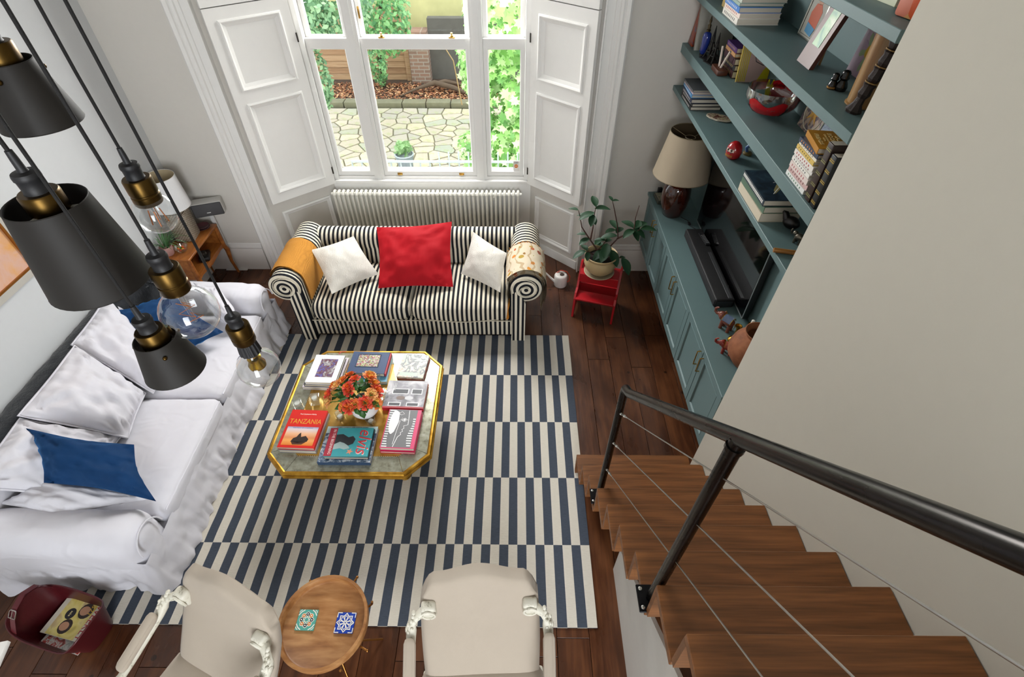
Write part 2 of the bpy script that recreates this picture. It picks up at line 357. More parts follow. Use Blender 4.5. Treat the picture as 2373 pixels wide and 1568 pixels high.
# ---- column radiator under the window
rad = empty('column_radiator', (-.925, 4.80, 0), 0, 'white cast column radiator under the window behind the striped sofa', 'radiator')
RADM = plain('#e7e5da', .3, var=.02)
m = MB()
for dy in (-.034, .034): m.tube([(0, dy, .15), (0, dy, .70)], .0135, 8, cap=False)
for z, s_ in ((.70, 1), (.15, -1)):
    m.tube([(0, -.034 + .034 * (1 - math.cos(PI * k / 8)) , z + s_ * (.028 * math.sin(PI * k / 8))) for k in range(9)], .0155, 8)
m.cyl((-.0232, 0, .70), (.0232, 0, .70), .017, 8); m.cyl((-.0232, 0, .15), (.0232, 0, .15), .017, 8)
sec = m.mesh('section', RADM, 40)
for i in range(42): put(sec, 'section', rad, ((i - 20.5) * .0464, 0, 0))
for s_ in (-1, 1):
    m = MB(); m.cyl((s_ * .97, 0, .15), (s_ * 1.0, 0, .15), .012, 8); m.cyl((s_ * 1.0, 0, .15), (s_ * 1.0, 0, .0), .009, 8); m.lathe([(.018, 0), (.018, .05), (.012, .06)], 10, (s_ * 1.0, 0, .12)); m.build('valve', RADM, rad)
    m = MB(); m.cyl((s_ * .96, 0, .70), (s_ * .99, 0, .70), .014, 8); m.build('end_plug', RADM, rad)
    m = MB(); m.box(s_ * .7 - .02, s_ * .7 + .02, .04, .108, .60, .64); m.build('bracket', RADM, rad)
# ================================================================== THE GARDEN
GZ = -.70
SOIL = plain('#4a3a2c', .95, bump=.6, bscale=12, var=.25)
struct(MB().box(-9, 7, 5.1, 16, GZ - .2, GZ - .03).build('garden_ground', SOIL))
# crazy paving: every flagstone a polygon of its own
tst = NT('york_flagstone'); oi2 = tst.n('ObjectInfo'); cS = tst.ramp(oi2.outputs['Random'], [(0, '#b3a78f'), (.35, '#a59e8e'), (.6, '#c2b39a'), (.8, '#b5aa8d'), (1, '#9da08c')])
nS = tst.noise(tst.co(), 5, 5, .65); cS = tst.mix(tst.math('MULTIPLY', tst.math('GREATER_THAN', nS, .56), .35), cS, '#93a05a'); tst.col(cS); tst.p(.8); tst.bump(nS, .4, .01)
FLAG = tst.mat
patio = struct(MB().box(-5.5, 2.6, 5.6, 10.78, GZ - .05, GZ - .012).build('patio', plain('#77725a', .95, bump=.5, bscale=30, var=.3)))
rs = random.Random(3); pts = []
for j in range(16):
    for i in range(17): pts.append((-4.7 + .31 * i + rs.uniform(-.13, .13), 6.85 + .25 * j + rs.uniform(-.11, .11)))
def clip(poly, nx, ny, c):
    out = []
    for i in range(len(poly)):
        a, b = poly[i], poly[(i + 1) % len(poly)]; da = a[0] * nx + a[1] * ny - c; db = b[0] * nx + b[1] * ny - c
        if da <= 0: out.append(a)
        if da * db < 0: t = da / (da - db); out.append((a[0] + t * (b[0] - a[0]), a[1] + t * (b[1] - a[1])))
    return out
for px, py in pts:
    poly = [(px - .5, py - .5), (px + .5, py - .5), (px + .5, py + .5), (px - .5, py + .5)]
    for qx, qy in pts:
        if (qx, qy) != (px, py) and (qx - px) ** 2 + (qy - py) ** 2 < 1.2:
            nx, ny = qx - px, qy - py; L_ = math.hypot(nx, ny); poly = clip(poly, nx / L_, ny / L_, ((qx * qx - px * px) + (qy * qy - py * py)) / 2 / L_ - .013)
    poly = clip(poly, 0, 1, 10.76)
    if len(poly) < 3: continue
    h = rs.uniform(-.004, .006); cx = sum(p[0] for p in poly) / len(poly); cy = sum(p[1] for p in poly) / len(poly)
    MB().prism([(a - cx, b - cy) for a, b in poly], -.03, h, 'z').build('flagstone', FLAG, patio, None, (cx, cy, GZ))
# kerb of squared stones, bed of fallen leaves behind
kerb = struct(MB().box(-6, 1.2, 10.84, 11.0, GZ - .1, GZ + .06).build('kerb', plain('#565040', .9)))
KST = plain('#77745a', .9, bump=.5, bscale=14, var=.3); x = -5.6; rs = random.Random(5)
while x < 1.0:
    w = rs.uniform(.38, .62); MB().rbox(x + .008, x + w - .008, 10.80, 11.04, GZ - .02, GZ + .10 + rs.uniform(-.01, .012), .018, 2).build('kerb_stone', KST, kerb); x += w
struct(MB().box(-7, 2, 11.04, 12.6, GZ - .1, GZ + .05).build('leaf_bed', SOIL))
def leafset(rs, n, place, size, shape, mats_n, flat=None):
    m = MB()
    for _ in range(n):
        p, nr = place(rs); s_ = size * rs.uniform(.6, 1.3); nr = Vector(nr).normalized()
        a = nr.cross(Vector((rs.uniform(-1, 1), rs.uniform(-1, 1), rs.uniform(-1, 1)))); 
        if a.length < 1e-3: a = Vector((1, 0, 0))
        a.normalize(); b = nr.cross(a); p = Vector(p)
        vs = [p + a * u * s_ + b * v * s_ + nr * (-.25 * s_ * (u * u)) for u, v in shape]
        m.add(vs, [list(range(len(vs)))], rs.randrange(mats_n))
    return m
OVAL = [(-.5, 0), (-.25, .2), (.1, .24), (.5, 0), (.1, -.24), (-.25, -.2)]
MAPLE = [(-.5, 0), (-.3, .1), (-.35, .42), (-.1, .26), (.1, .5), (.15, .18), (.5, 0), (.15, -.18), (.1, -.5), (-.1, -.26), (-.35, -.42), (-.3, -.1)]
def leafmat(c, tr=.35):
    t = NT('leaf_' + c[1:]); t.col(t.mix(t.noise(t.co(), 3, 2), c, tuple(min(1, x * 1.5) for x in lin(c)[:3]) + (1,))); t.p(.5)
    tl = t.n('BsdfTranslucent'); t.set(tl.inputs[0], tuple(min(1, x * 1.6) for x in lin(c)[:3]) + (1,)); mx = t.n('MixShader'); mx.inputs[0].default_value = tr
    t.t.links.new(t.b.outputs[0], mx.inputs[1]); t.t.links.new(tl.outputs[0], mx.inputs[2]); t.t.links.new(mx.outputs[0], t.out.inputs[0]); return t.mat
LITTER = [plain(c, .8) for c in ('#85502f', '#ac7a50', '#6a3d25', '#c39a70', '#96623c')]
rs = random.Random(11)
lm_ = leafset(rs, 5200, lambda r: ((r.uniform(-6.2, .9), r.uniform(11.06, 12.04), GZ + .055 + .03 * r.random()), (r.uniform(-.5, .5), r.uniform(-.5, .5), 1)), .07, OVAL, 5)
tag(lm_.build('leaf_litter', LITTER, None, None), 'brown fallen leaves covering the garden bed below the fence', 'leaves', kind='stuff')
# larch-lap fence
fence = empty('garden_fence', (-4.0, 12.3, GZ), 0, 'weathered wooden lap fence at the end of the garden, seen through the window', 'fence')
FB = [wood('fence_board_%d' % i, a, b, c, (1.5, 30, 30), .85, .3) for i, (a, b, c) in enumerate((('#7c5c40', '#957251', '#a88661'), ('#6c4f38', '#856547', '#9a7856'), ('#8a6a4a', '#a5835f', '#b59672')))]
rs = random.Random(2)
for x0, x1 in ((-2.4, -.62), (-.5, 1.55)):
    for j in range(11): 
        z = .06 + j * .128; mb = MB(); mb.M = T(0, -.02, z) @ RX(math.radians(-7)); mb.box(x0, x1, -.008, .006, 0, .145); mb.build('board', rs.choice(FB), fence)
for px in (-.56, 1.6, -2.45): MB().box(px - .05, px + .05, -.07, .05, 0, 1.55).build('post', FB[2], fence)
lat = empty('trellis_panel', (-2.72, 12.2, .18), 0, 'broken wooden trellis tilted on top of the fence', 'trellis')
for k in range(5):
    mb = MB(); mb.M = RY(.55); mb.box(-.02 + k * .1 - .2, .0 + k * .1 - .2, -.012, .0, 0, .42); mb.build('slat', FB[1], lat)
    mb = MB(); mb.M = RY(-.75); mb.box(-.02 + k * .1 - .2, .0 + k * .1 - .2, .0, .012, 0, .42); mb.build('slat', FB[1], lat)
# brick pier and dark wall, rendered wall above
tb = NT('old_brickwork'); bt = tb.n('TexBrick'); tb.t.links.new(tb.co(), bt.inputs[0]); bt.inputs['Scale'].default_value = 1.0; bt.inputs['Brick Width'].default_value = .225; bt.inputs['Row Height'].default_value = .075; bt.inputs['Mortar Size'].default_value = .01
tb.set(bt.inputs['Color1'], '#8f705c'); tb.set(bt.inputs['Color2'], '#7b6353'); tb.set(bt.inputs['Mortar'], '#978e7e'); mpb = [n for n in tb.t.nodes if n.type == 'MAPPING'][0]; mpb.inputs[2].default_value = (PI / 2, 0, 0); tb.col(bt.outputs[0]); tb.p(.9)
BRICK = tb.mat
tag(MB().box(-2.32, -1.9, 12.1, 12.5, GZ, .35).build('brick_pier', BRICK), 'square brick pier beside the wooden garden fence', 'pier')
tag(MB().box(-1.9, 1.2, 12.35, 12.55, GZ, .55).build('brick_wall', plain('#5d5a52', .9, bump=.4, bscale=9, var=.3)), 'dark weathered garden wall right of the brick pier', 'wall')
tag(MB().box(-4.2, 1.5, 13.3, 13.6, GZ, 1.9).build('rendered_wall', plain('#c9c489', .9, bump=.3, bscale=3, var=.2)), 'pale yellow rendered wall behind the garden fence, top of the window', 'wall')
# fallen branch and arching cane
BARK = plain('#5b4a38', .9, bump=.6, bscale=18, var=.3)
mb = MB(); mb.tube([(-2.45, 11.25, GZ + .07), (-2.1, 11.45, GZ + .16), (-1.75, 11.6, GZ + .22), (-1.35, 11.5, GZ + .16), (-1.0, 11.3, GZ + .1)], [.015, .03, .06, .055, .03], 8); mb.tube([(-1.75, 11.6, GZ + .2), (-1.55, 11.75, GZ + .2), (-1.2, 11.8, GZ + .12)], [.04, .05, .03], 8)
tag(mb.build('fallen_branch', BARK, None, 60), 'fallen branch lying on the leaf litter in the garden', 'branch')
mb = MB(); mb.tube([(-2.75, 10.6, .25), (-2.4, 10.5, .55), (-1.9, 10.45, .74), (-1.4, 10.5, .62), (-1.2, 10.6, .25), (-1.1, 10.7, -.6)], [.006, .008, .01, .01, .012, .014], 6)
tag(mb.build('bramble_cane', plain('#a58a5c', .7), None, 60), 'bare arching bramble cane in front of the dark garden wall', 'cane')
# trees and shrubs
def shrub(name, label, cat, blobs, n, size, shape, cols, trunk, seed):
    rs = random.Random(seed); root = empty(name, trunk[0], 0, label, cat); o0 = Vector(trunk[0])
    tot = sum(b[3] * b[4] for b in blobs)
    def place(r):
        k = r.uniform(0, tot); acc = 0
        for cx, cy, cz, rx, rz in blobs:
            acc += rx * rz
            if k <= acc: break
        th = r.uniform(0, 2 * PI); cph = r.uniform(-1, 1); sph = math.sqrt(1 - cph * cph); rad_ = r.uniform(.5, 1) ** .5
        d = Vector((sph * math.cos(th), sph * math.sin(th), cph))
        return Vector((cx + d.x * rx * rad_, cy + d.y * rx * rad_, cz + d.z * rz * rad_)) - o0, d + Vector((r.uniform(-.6, .6), r.uniform(-.8, .3), r.uniform(0, .9)))
    f = leafset(rs, n, place, size, shape, len(cols)).build('foliage', [leafmat(c) for c in cols], root, None); f['kind'] = 'stuff'
    mb = MB(); mb.tube([Vector(p) - o0 for p in trunk], [.07 * (1 - .6 * k / (len(trunk) - 1)) for k in range(len(trunk))], 8); mb.build('trunk', BARK, root, 60)
shrub('evergreen_tree', 'leafy evergreen tree by the left pane, over the garden fence', 'tree', [(-2.95, 9.2, 1.55, .75, .62), (-3.5, 9.4, 1.3, .55, .6), (-3.35, 9.2, .35, .22, .5)], 3200, .10, OVAL, ('#668a64', '#82a67c', '#9ab68c', '#527654'), [(-3.95, 9.6, GZ), (-3.8, 9.5, .4), (-3.3, 9.3, 1.3)], 21)
shrub('ivy_clad_tree', 'ivy-covered tree trunk standing before the fence', 'tree', [(-2.35, 10.4, 1.05, .5, .7), (-2.95, 11.8, -.1, .2, .55)], 1900, .09, OVAL, ('#4f7f4f', '#6d9c62', '#8ab67a'), [(-2.9, 12.0, GZ), (-2.92, 11.95, -.1), (-2.8, 11.6, .6), (-2.4, 10.6, 1.2)], 22)
shrub('maple_tree', 'bright green maple foliage filling the right-hand window panes', 'tree', [(-.02, 6.9, 1.9, .62, .6), (-.1, 7.0, 1.0, .55, .55), (.02, 6.85, .35, .5, .5), (-.42, 7.4, 1.15, .38, .45), (-.5, 7.2, .1, .4, .25), (.15, 6.8, -.25, .45, .4), (-.55, 8.5, .9, .35, .4)], 3600, .135, MAPLE, ('#76a456', '#93bd6e', '#b4d394', '#63934e', '#c2dba6'), [(.5, 7.3, GZ), (.45, 7.2, .2), (.2, 7.0, 1.0), (0, 6.9, 1.7)], 23)
# iron railing of the front steps and a tall pot
rl = empty('iron_railing', (-.9, 6.2, GZ), 0, 'pale iron railing with slim bars just outside the window', 'railing')
RAILM = plain('#b9c2c0', .5)
MB().box(-1.2, 1.3, -.012, .012, 1.06, 1.085).build('top_rail', RAILM, rl)
bar = MB().cyl((0, 0, 0), (0, 0, 1.2), .011, 6).mesh('bar', RAILM, 60)
for k in range(21): put(bar, 'bar', rl, (-1.2 + k * .125, 0, 0 if k > 8 else -.12))
pt = empty('tall_planter', (-1.47, 6.45, GZ), 0, 'tall grey fluted planter with a spiky plant outside the middle pane', 'planter')
MB().lathe([(.13, 0), (.11, .1), (.10, .95), (.13, 1.05), (.115, 1.06), (.1, 1.0)], 14).build('pot', plain('#8d9698', .7), pt)
rs = random.Random(9)
f = leafset(rs, 60, lambda r: ((r.uniform(-.09, .09), r.uniform(-.09, .09), 1.08 + .12 * r.random()), (r.uniform(-1, 1), r.uniform(-1, 1), .4)), .11, OVAL, 1).build('foliage', leafmat('#7c9c6a'), pt, None); f['kind'] = 'stuff'
# ================================================================== SOFT FURNISHING HELPERS
def softbox(mb, x0, x1, y0, y1, z0, z1, r=.06, n=12, disp=None, mi=0):
    c = Vector(((x0 + x1) / 2, (y0 + y1) / 2, (z0 + z1) / 2)); h = Vector(((x1 - x0) / 2, (y1 - y0) / 2, (z1 - z0) / 2)); inn = Vector([max(0, k - r) for k in h])
    bm = bmesh.new(); bmesh.ops.create_cube(bm, size=2); bmesh.ops.subdivide_edges(bm, edges=bm.edges[:], cuts=n - 1, use_grid_fill=True)
    for v in bm.verts:
        p = Vector([math.sin(v.co[k] * PI / 2 * .98) if h[k] < 1.6 * r else v.co[k] for k in range(3)])
        q = Vector([p[k] * h[k] for k in range(3)]); i_ = Vector([max(-inn[k], min(inn[k], q[k])) for k in range(3)])
        d = q - i_; m_ = max(abs(d.x), abs(d.y), abs(d.z))
        if m_ > 1e-6: d = d.normalized() * min(r, m_ if m_ > 0 else r) if False else d.normalized() * r * (m_ / r if m_ < r * .999 else 1.0)
        v.co = c + i_ + d
        if disp: v.co = disp(v.co)
    mb.frombm(bm, mi); return mb
def pillow4(mb, A, B, C, D, t=.09, n=22, pinch=.06, wr=.012, seed=0.0, up=None, sharp=.72):
    """a stuffed cushion spanned by its four corner points"""
    A, B, C, D = map(Vector, (A, B, C, D)); ctr = (A + B + C + D) / 4
    nr = (B - D).cross(C - A).normalized()
    if up is not None and nr.dot(Vector(up)) < 0: nr = -nr
    for sgn in (1, -1):
        def fn(u, v, sgn=sgn):
            p = A * (1 - u) * (1 - v) + B * u * (1 - v) + C * u * v + D * (1 - u) * v
            e = 4 * u * (1 - u) * (1 - abs(2 * v - 1) ** .5 * 0) ; a = math.sin(PI * u); b = math.sin(PI * v)
            edge = max(abs(2 * u - 1), abs(2 * v - 1))
            along = a if abs(2 * v - 1) > abs(2 * u - 1) else b
            p = p + (ctr - p) * pinch * edge ** 4 * along
            hgt = t * (max(a, 0) ** sharp) * (max(b, 0) ** sharp)
            w = wr * (nz(u * 5 + seed, v * 3.3 + seed, seed) + .5 * nz(u * 12 + seed, v * 9, seed)) * min(1, 6 * min(u, 1 - u, v, 1 - v)) if min(u, 1 - u, v, 1 - v) > 0 else 0
            r_ = wr * 1.2 * math.sin((u + v * .3) * 40 + 8 * nz(u * 3, v * 3, seed)) * (edge ** 6) * (1 - edge ** 20) * .5
            fold = 0.0
            for cu_, cv_ in ((0, 0), (1, 0), (0, 1), (1, 1)):
                du, dv = u - cu_, v - cv_; d_ = math.hypot(du, dv); fold += math.sin(11 * math.atan2(abs(dv) + 1e-6, abs(du) + 1e-6) + seed + 5 * cu_ + 3 * cv_) * math.exp(-(d_ / .38) ** 2) * min(1, d_ / .15)
            return p + nr * sgn * (hgt + w + r_ + fold * wr * .42 * min(1, 8 * min(u, 1 - u, v, 1 - v)))
        mb.grid(fn, n, n) if sgn > 0 else mb.grid(lambda u, v: fn(1 - u, v), n, n)
    return mb
def fabric(name, c, rough=.9, weave=900, bump=.12, sheen=.0, var=.08, nscale=6, sheen_tint=None):
    t = NT(name); f = t.noise(t.co(), nscale, 4); L = lin(c)[:3]
    t.col(t.mix(f, tuple(x * (1 - var) for x in L) + (1,), tuple(min(1, x * (1 + var)) for x in L) + (1,))); t.p(rough, 0, .2, None, sheen)
    if sheen_tint: t.b.inputs['Sheen Tint'].default_value = lin(sheen_tint); t.b.inputs['Sheen Roughness'].default_value = .35
    w = t.noise(t.co(), weave, 2); t.bump(t.math('ADD', t.math('MULTIPLY', w, .4), t.math('MULTIPLY', f, 1.0)), bump, .006); return t.mat
LINEN = fabric('white_slipcover_linen', '#dcdbe2', .92, 700, .25, .1, .03, 9)
def creases(mat, sc=7.0, strength=.55, dist=.03):
    nt = mat.node_tree; bp = [n for n in nt.nodes if n.type == 'BUMP'][0]; b2 = nt.nodes.new('ShaderNodeBump'); n = nt.nodes.new('ShaderNodeTexNoise'); tc = nt.nodes.new('ShaderNodeTexCoord')
    n.inputs['Scale'].default_value = sc; n.inputs['Detail'].default_value = 3; n.inputs['Distortion'].default_value = 1.8; n.noise_type = 'RIDGED_MULTIFRACTAL' if hasattr(n, 'noise_type') else n.noise_type
    b2.inputs['Strength'].default_value = strength; b2.inputs['Distance'].default_value = dist
    nt.links.new(tc.outputs['Object'], n.inputs['Vector']); nt.links.new(n.outputs[0], b2.inputs['Height']); nt.links.new(b2.outputs[0], bp.inputs['Normal'])
creases(LINEN, 5.0, .35, .02)
CREAM, INK = '#ded6c2', '#191b21'
def stripe(name, axis, period, off=0.0, a=CREAM, b=INK, duty=.5, ring=None):
    t = NT(name); X = t.xyz()
    if ring:
        dx = t.math('SUBTRACT', t.math('ABSOLUTE', X[0]), ring[0]); dz = t.math('SUBTRACT', X[2], ring[1])
        c = t.math('SQRT', t.math('ADD', t.math('MULTIPLY', dx, dx), t.math('MULTIPLY', dz, dz)))
    else: c = X['xyz'.index(axis)]
    fr = t.math('FRACT', t.math('MULTIPLY_ADD', c, 1 / period, off + 100))
    t.col(t.mix(t.math('LESS_THAN', fr, duty), a, b)); t.p(.85, 0, .25); t.bump(t.noise(t.co(), 600, 2), .1, .003); return t.mat
SX = stripe('sofa_ticking_across', 'x', .0415); SY = stripe('sofa_ticking_along_arm', 'y', .0415, .2); SR = stripe('sofa_ticking_scroll', 'x', .046, .1, ring=(1.03, .615))
PIPE = plain('#cfc7b3', .8)
# ================================================================== STRIPED SOFA
sofa = empty('striped_sofa', (-.935, 3.79, 0), 0, 'black and cream striped two-seat sofa with scroll arms in front of the radiator', 'sofa')
def armprof(s, off=0.0):
    P = [(.90 - off, .03), (.895 - off, .30), (.895 - off, .5)]
    for k in range(19): a = math.radians(172 - k * 290 / 18); P.append((1.03 + (.135 + off) * math.cos(a), .615 + (.135 + off) * math.sin(a)))
    P += [(1.035 + off, .46), (1.03 + off, .03)]
    return [(s * x, z) for x, z in P]
for s in (-1, 1):
    m = MB(); P = armprof(s); m.prism(P if s < 0 else P[::-1], -.405, .40, 'y'); m.build('arm', SY, sofa, 40)
    fr = MB(); Q = [(s * .905, .0), (s * 1.028, .0), (s * 1.028, .46), (s * 1.0, .53), (s * .95, .6), (s * .905, .56)]; fr.prism(Q if s > 0 else Q[::-1], -.44, -.40, 'y'); f1 = fr.build('arm_front', SX, sofa, 30)
    d = MB(); d.M = T(s * 1.03, -.40, .615) @ RX(PI / 2); d.lathe([(.138, 0), (.138, .02), (.128, .034), (.09, .04), (.03, .042), (0, .042)], 28); dd = d.build('arm_scroll', SR, sofa, 50); 
    sp = MB(); sp.tube([(s * (1.03 + (.132 - .0045 * k) * math.cos(a)), -.441 - .0005 * k, .615 + (.132 - .0045 * k) * math.sin(a)) for k in range(24) for a in [math.radians(200 - 22 * k)]], .0045, 6); sp.build('piping', PIPE, dd, 60)
bp = [(.17, .12), (.20, .34), (.245, .55)]
for k in range(13): a = math.radians(195 - k * 265 / 12); bp.append((.345 + .112 * math.cos(a), .605 + .112 * math.sin(a)))
bp += [(.39, .42), (.42, .05), (.17, .05)]
m = MB(); m.prism(bp[::-1], -.985, .985, 'x'); m.build('backrest', SX, sofa, 40)
for s in (-1, 1):
    m = MB(); m.ball((s * .985, .345, .605), .06, .112, .112, 14, 8); m.build('back_corner', SX, sofa, 60)
m = MB(); m.box(-.90, .90, -.37, .2, .06, .24); m.rbox(-.905, .905, -.415, -.36, .055, .235, .012); m.build('base', SX, sofa, 30)
for x0, x1, sd in ((-.897, -.003, 1), (.003, .897, 2)):
    def dsp(p, x0=x0, x1=x1, sd=sd):
        u = (p.x - x0) / (x1 - x0); v = (p.y + .43) / .68
        if p.z > .33: p.z += .045 * math.sin(PI * max(0, min(1, u))) ** .7 * math.sin(PI * max(0, min(1, v * .8 + .1))) + .006 * nz(p.x * 6, p.y * 6, sd)
        if v < .15 and p.z < .42: p.y += .012 * math.cos(u * 2 * PI) ; p.z -= .012 * math.sin(PI * u)
        return p
    m = MB(); softbox(m, x0, x1, -.445, .24, .225, .405, .075, 16, dsp); cu_ = m.build('seat_cushion', SX, sofa, 80)
    m = MB(); m.tube([(x0 + .03 + (x1 - x0 - .06) * k / 16, -.443 + .03 * abs(2 * k / 16 - 1) ** 6 + .012 * math.cos(2 * PI * k / 16), .268 - .014 * math.sin(PI * k / 16)) for k in range(17)], .0045, 6); m.build('piping', PIPE, cu_, 60)
m = MB(); m.tube([(-.90 + 1.8 * k / 20, -.42, .236) for k in range(21)], .0045, 6); m.build('piping', PIPE, sofa, 60)
for sx in (-1, 1):
    for y in (-.36, .36): m = MB(); m.lathe([(.025, 0), (.03, .06)], 10, (sx * .96, y, 0)); m.build('foot', plain('#2a1a10', .4), sofa)
# cushions and throws on it
REDV = fabric('red_velvet', '#a50a18', .75, 300, .1, .5, .2, 5, '#ff4a4a'); creases(REDV, 3.2, .45, .03)
m = MB(); pillow4(m, (-1.275, 4.02, .80), (-.585, 4.07, .83), (-.555, 3.56, .475), (-1.225, 3.535, .475), .085, 26, .06, .028, 3.1)
tag(m.build('velvet_cushion', REDV, None, 80), 'large red velvet cushion propped in the middle of the striped sofa', 'cushion', 'cushions on the striped sofa')
td = NT('cream_damask'); wv = td.n('TexWave'); wv.inputs['Scale'].default_value = 26; wv.inputs['Distortion'].default_value = 16; wv.inputs['Detail'].default_value = 2; td.t.links.new(td.co(), wv.inputs[0])
td.col(td.mix(td.math('GREATER_THAN', wv.outputs[1], .55), '#d3cec4', '#d9d5cc')); td.p(td.math('MULTIPLY_ADD', wv.outputs[1], -.3, .75)); td.bump(wv.outputs[1], .25, .004); DAM = td.mat
m = MB(); pillow4(m, (-1.84, 3.80, .70), (-1.48, 3.95, .75), (-1.255, 3.72, .49), (-1.615, 3.44, .485), .075, 22, .05, .012, 5.5)
tag(m.build('damask_cushion', DAM, None, 80), 'white damask cushion beside the mustard throw on the striped sofa', 'cushion', 'cushions on the striped sofa')
m = MB(); pillow4(m, (-.385, 3.98, .78), (-.075, 3.75, .71), (-.13, 3.48, .48), (-.50, 3.74, .485), .075, 22, .05, .012, 8.2)
tag(m.build('damask_cushion', DAM, None, 80), 'off-white damask cushion beside the floral throw on the striped sofa', 'cushion', 'cushions on the striped sofa')
def throw(s, y0, y1, zi, zo, off, seed, slant):
    """cloth laid over a scroll arm, following its profile"""
    P = [p for p in armprof(1, off)][1:-1]; prof = [(.895 - off, zi)] + [p for p in P if True and p[1] > .5 or p[0] > .95][0:]
    arc = [(.893 - off, zi), (.893 - off, (zi + .55) / 2)]
    for k in range(15): a = math.radians(172 - k * 180 / 14); arc.append((1.03 + (.137 + off) * math.cos(a), .615 + (.137 + off) * math.sin(a)))
    arc += [(1.17 + off, .54), (1.165 + off, (.54 + zo) / 2), (1.155 + off, zo)]
    m = MB(); n = len(arc)
    for th in (0, .014):
        def fn(u, v, th=th):
            k = u * (n - 1); i = min(int(k), n - 2); f = k - i; x = arc[i][0] * (1 - f) + arc[i + 1][0] * f; z = arc[i][1] * (1 - f) + arc[i + 1][1] * f
            y = y0 + (y1 - y0) * v + slant * (u - .4) + .012 * nz(u * 4, v * 3, seed)
            nxv = Vector((x - 1.03, 0, z - .55)); nxv = nxv.normalized() if nxv.length > 0 else nxv
            w = th + .006 * nz(u * 9, v * 7, seed + 3)
            return (s * (x + nxv.x * w), y, z + nxv.z * w)
        m.grid(fn if (th > 0) == (s > 0) else (lambda u, v, fn=fn: fn(u, 1 - v)), 44, 18)
    return m
tk = NT('mustard_waffle_knit'); ck = tk.n('TexChecker'); X = tk.xyz(); cbm = tk.n('CombineXYZ'); tk.set(cbm.inputs[0], X[1]); tk.set(cbm.inputs[1], tk.math('ADD', X[2], X[0])); tk.set(cbm.inputs[2], 0.5)
wk = tk.n('TexVoronoi'); wk.inputs['Scale'].default_value = 110; wk.inputs['Randomness'].default_value = .15; tk.t.links.new(cbm.outputs[0], wk.inputs['Vector'])
tk.col(tk.mix(wk.outputs['Distance'], '#cf8f34', '#9c661d')); tk.p(.95); tk.bump(wk.outputs['Distance'], .8, .006); MUST = tk.mat
o = throw(-1, -.33, .10, .42, .44, .006, 2.0, .05).build('knitted_throw', MUST, None, 80, (-.935, 3.79, 0)); tag(o, 'mustard knitted throw folded over the left arm of the striped sofa', 'throw')
tp = NT('floral_wool_throw'); v1 = tp.n('TexVoronoi'); v1.inputs['Scale'].default_value = 13; tp.t.links.new(tp.co(), v1.inputs['Vector']); ns = tp.noise(tp.co(), 14, 3)
c = tp.mix(tp.math('LESS_THAN', tp.math('ADD', v1.outputs['Distance'], tp.math('MULTIPLY', ns, .5)), .52), '#cdbfa6', tp.ramp(v1.outputs['Color'], [(.1, '#b4532f'), (.4, '#c9862e'), (.6, '#8a8a3c'), (.9, '#8c3a2c')]))
wv2 = tp.n('TexWave'); wv2.inputs['Scale'].default_value = 4; wv2.inputs['Distortion'].default_value = 11; tp.t.links.new(tp.co(), wv2.inputs[0]); c = tp.mix(tp.math('MULTIPLY', tp.math('GREATER_THAN', wv2.outputs[1], .93), .6), c, '#9a7a4a')
tp.col(c); tp.p(.95); tp.bump(tp.noise(tp.co(), 300, 2), .3, .004); FLOR = tp.mat
fl = empty('floral_throw', (-.935, 3.79, 0), 0, 'cream floral throw with orange fringe folded over the right arm of the striped sofa', 'throw')
throw(1, -.40, .02, .42, .36, .006, 5.0, .0).build('cloth', FLOR, fl, 80); throw(1, -.385, .005, .47, .42, .026, 6.0, .0).build('upper_fold', FLOR, fl, 80)
FRG = plain('#c07c26', .9); m = MB(); rs = random.Random(4)
for k in range(46):
    a = math.radians(160 - 160 * k / 45); x = 1.03 + .16 * math.cos(a); z = .615 + .16 * math.sin(a)
    m.tube([(x, .0, z), (x + rs.uniform(-.01, .01), .03, z + .004), (x + rs.uniform(-.02, .02), .05 + rs.uniform(0, .02), z - .005)], .0022, 4)
m.build('fringe', FRG, fl, None)
m = MB(); 
for k in range(14): x = .885; y = -.42 + .006 * k; m.tube([(x, y, .44), (x - .012, y - .01 + rs.uniform(-.01, .01), .36), (x - .005 + rs.uniform(-.02, .0), y - .02 + rs.uniform(-.01, .01), .27)], .004, 4)
m.build('tassel', FRG, fl, None)
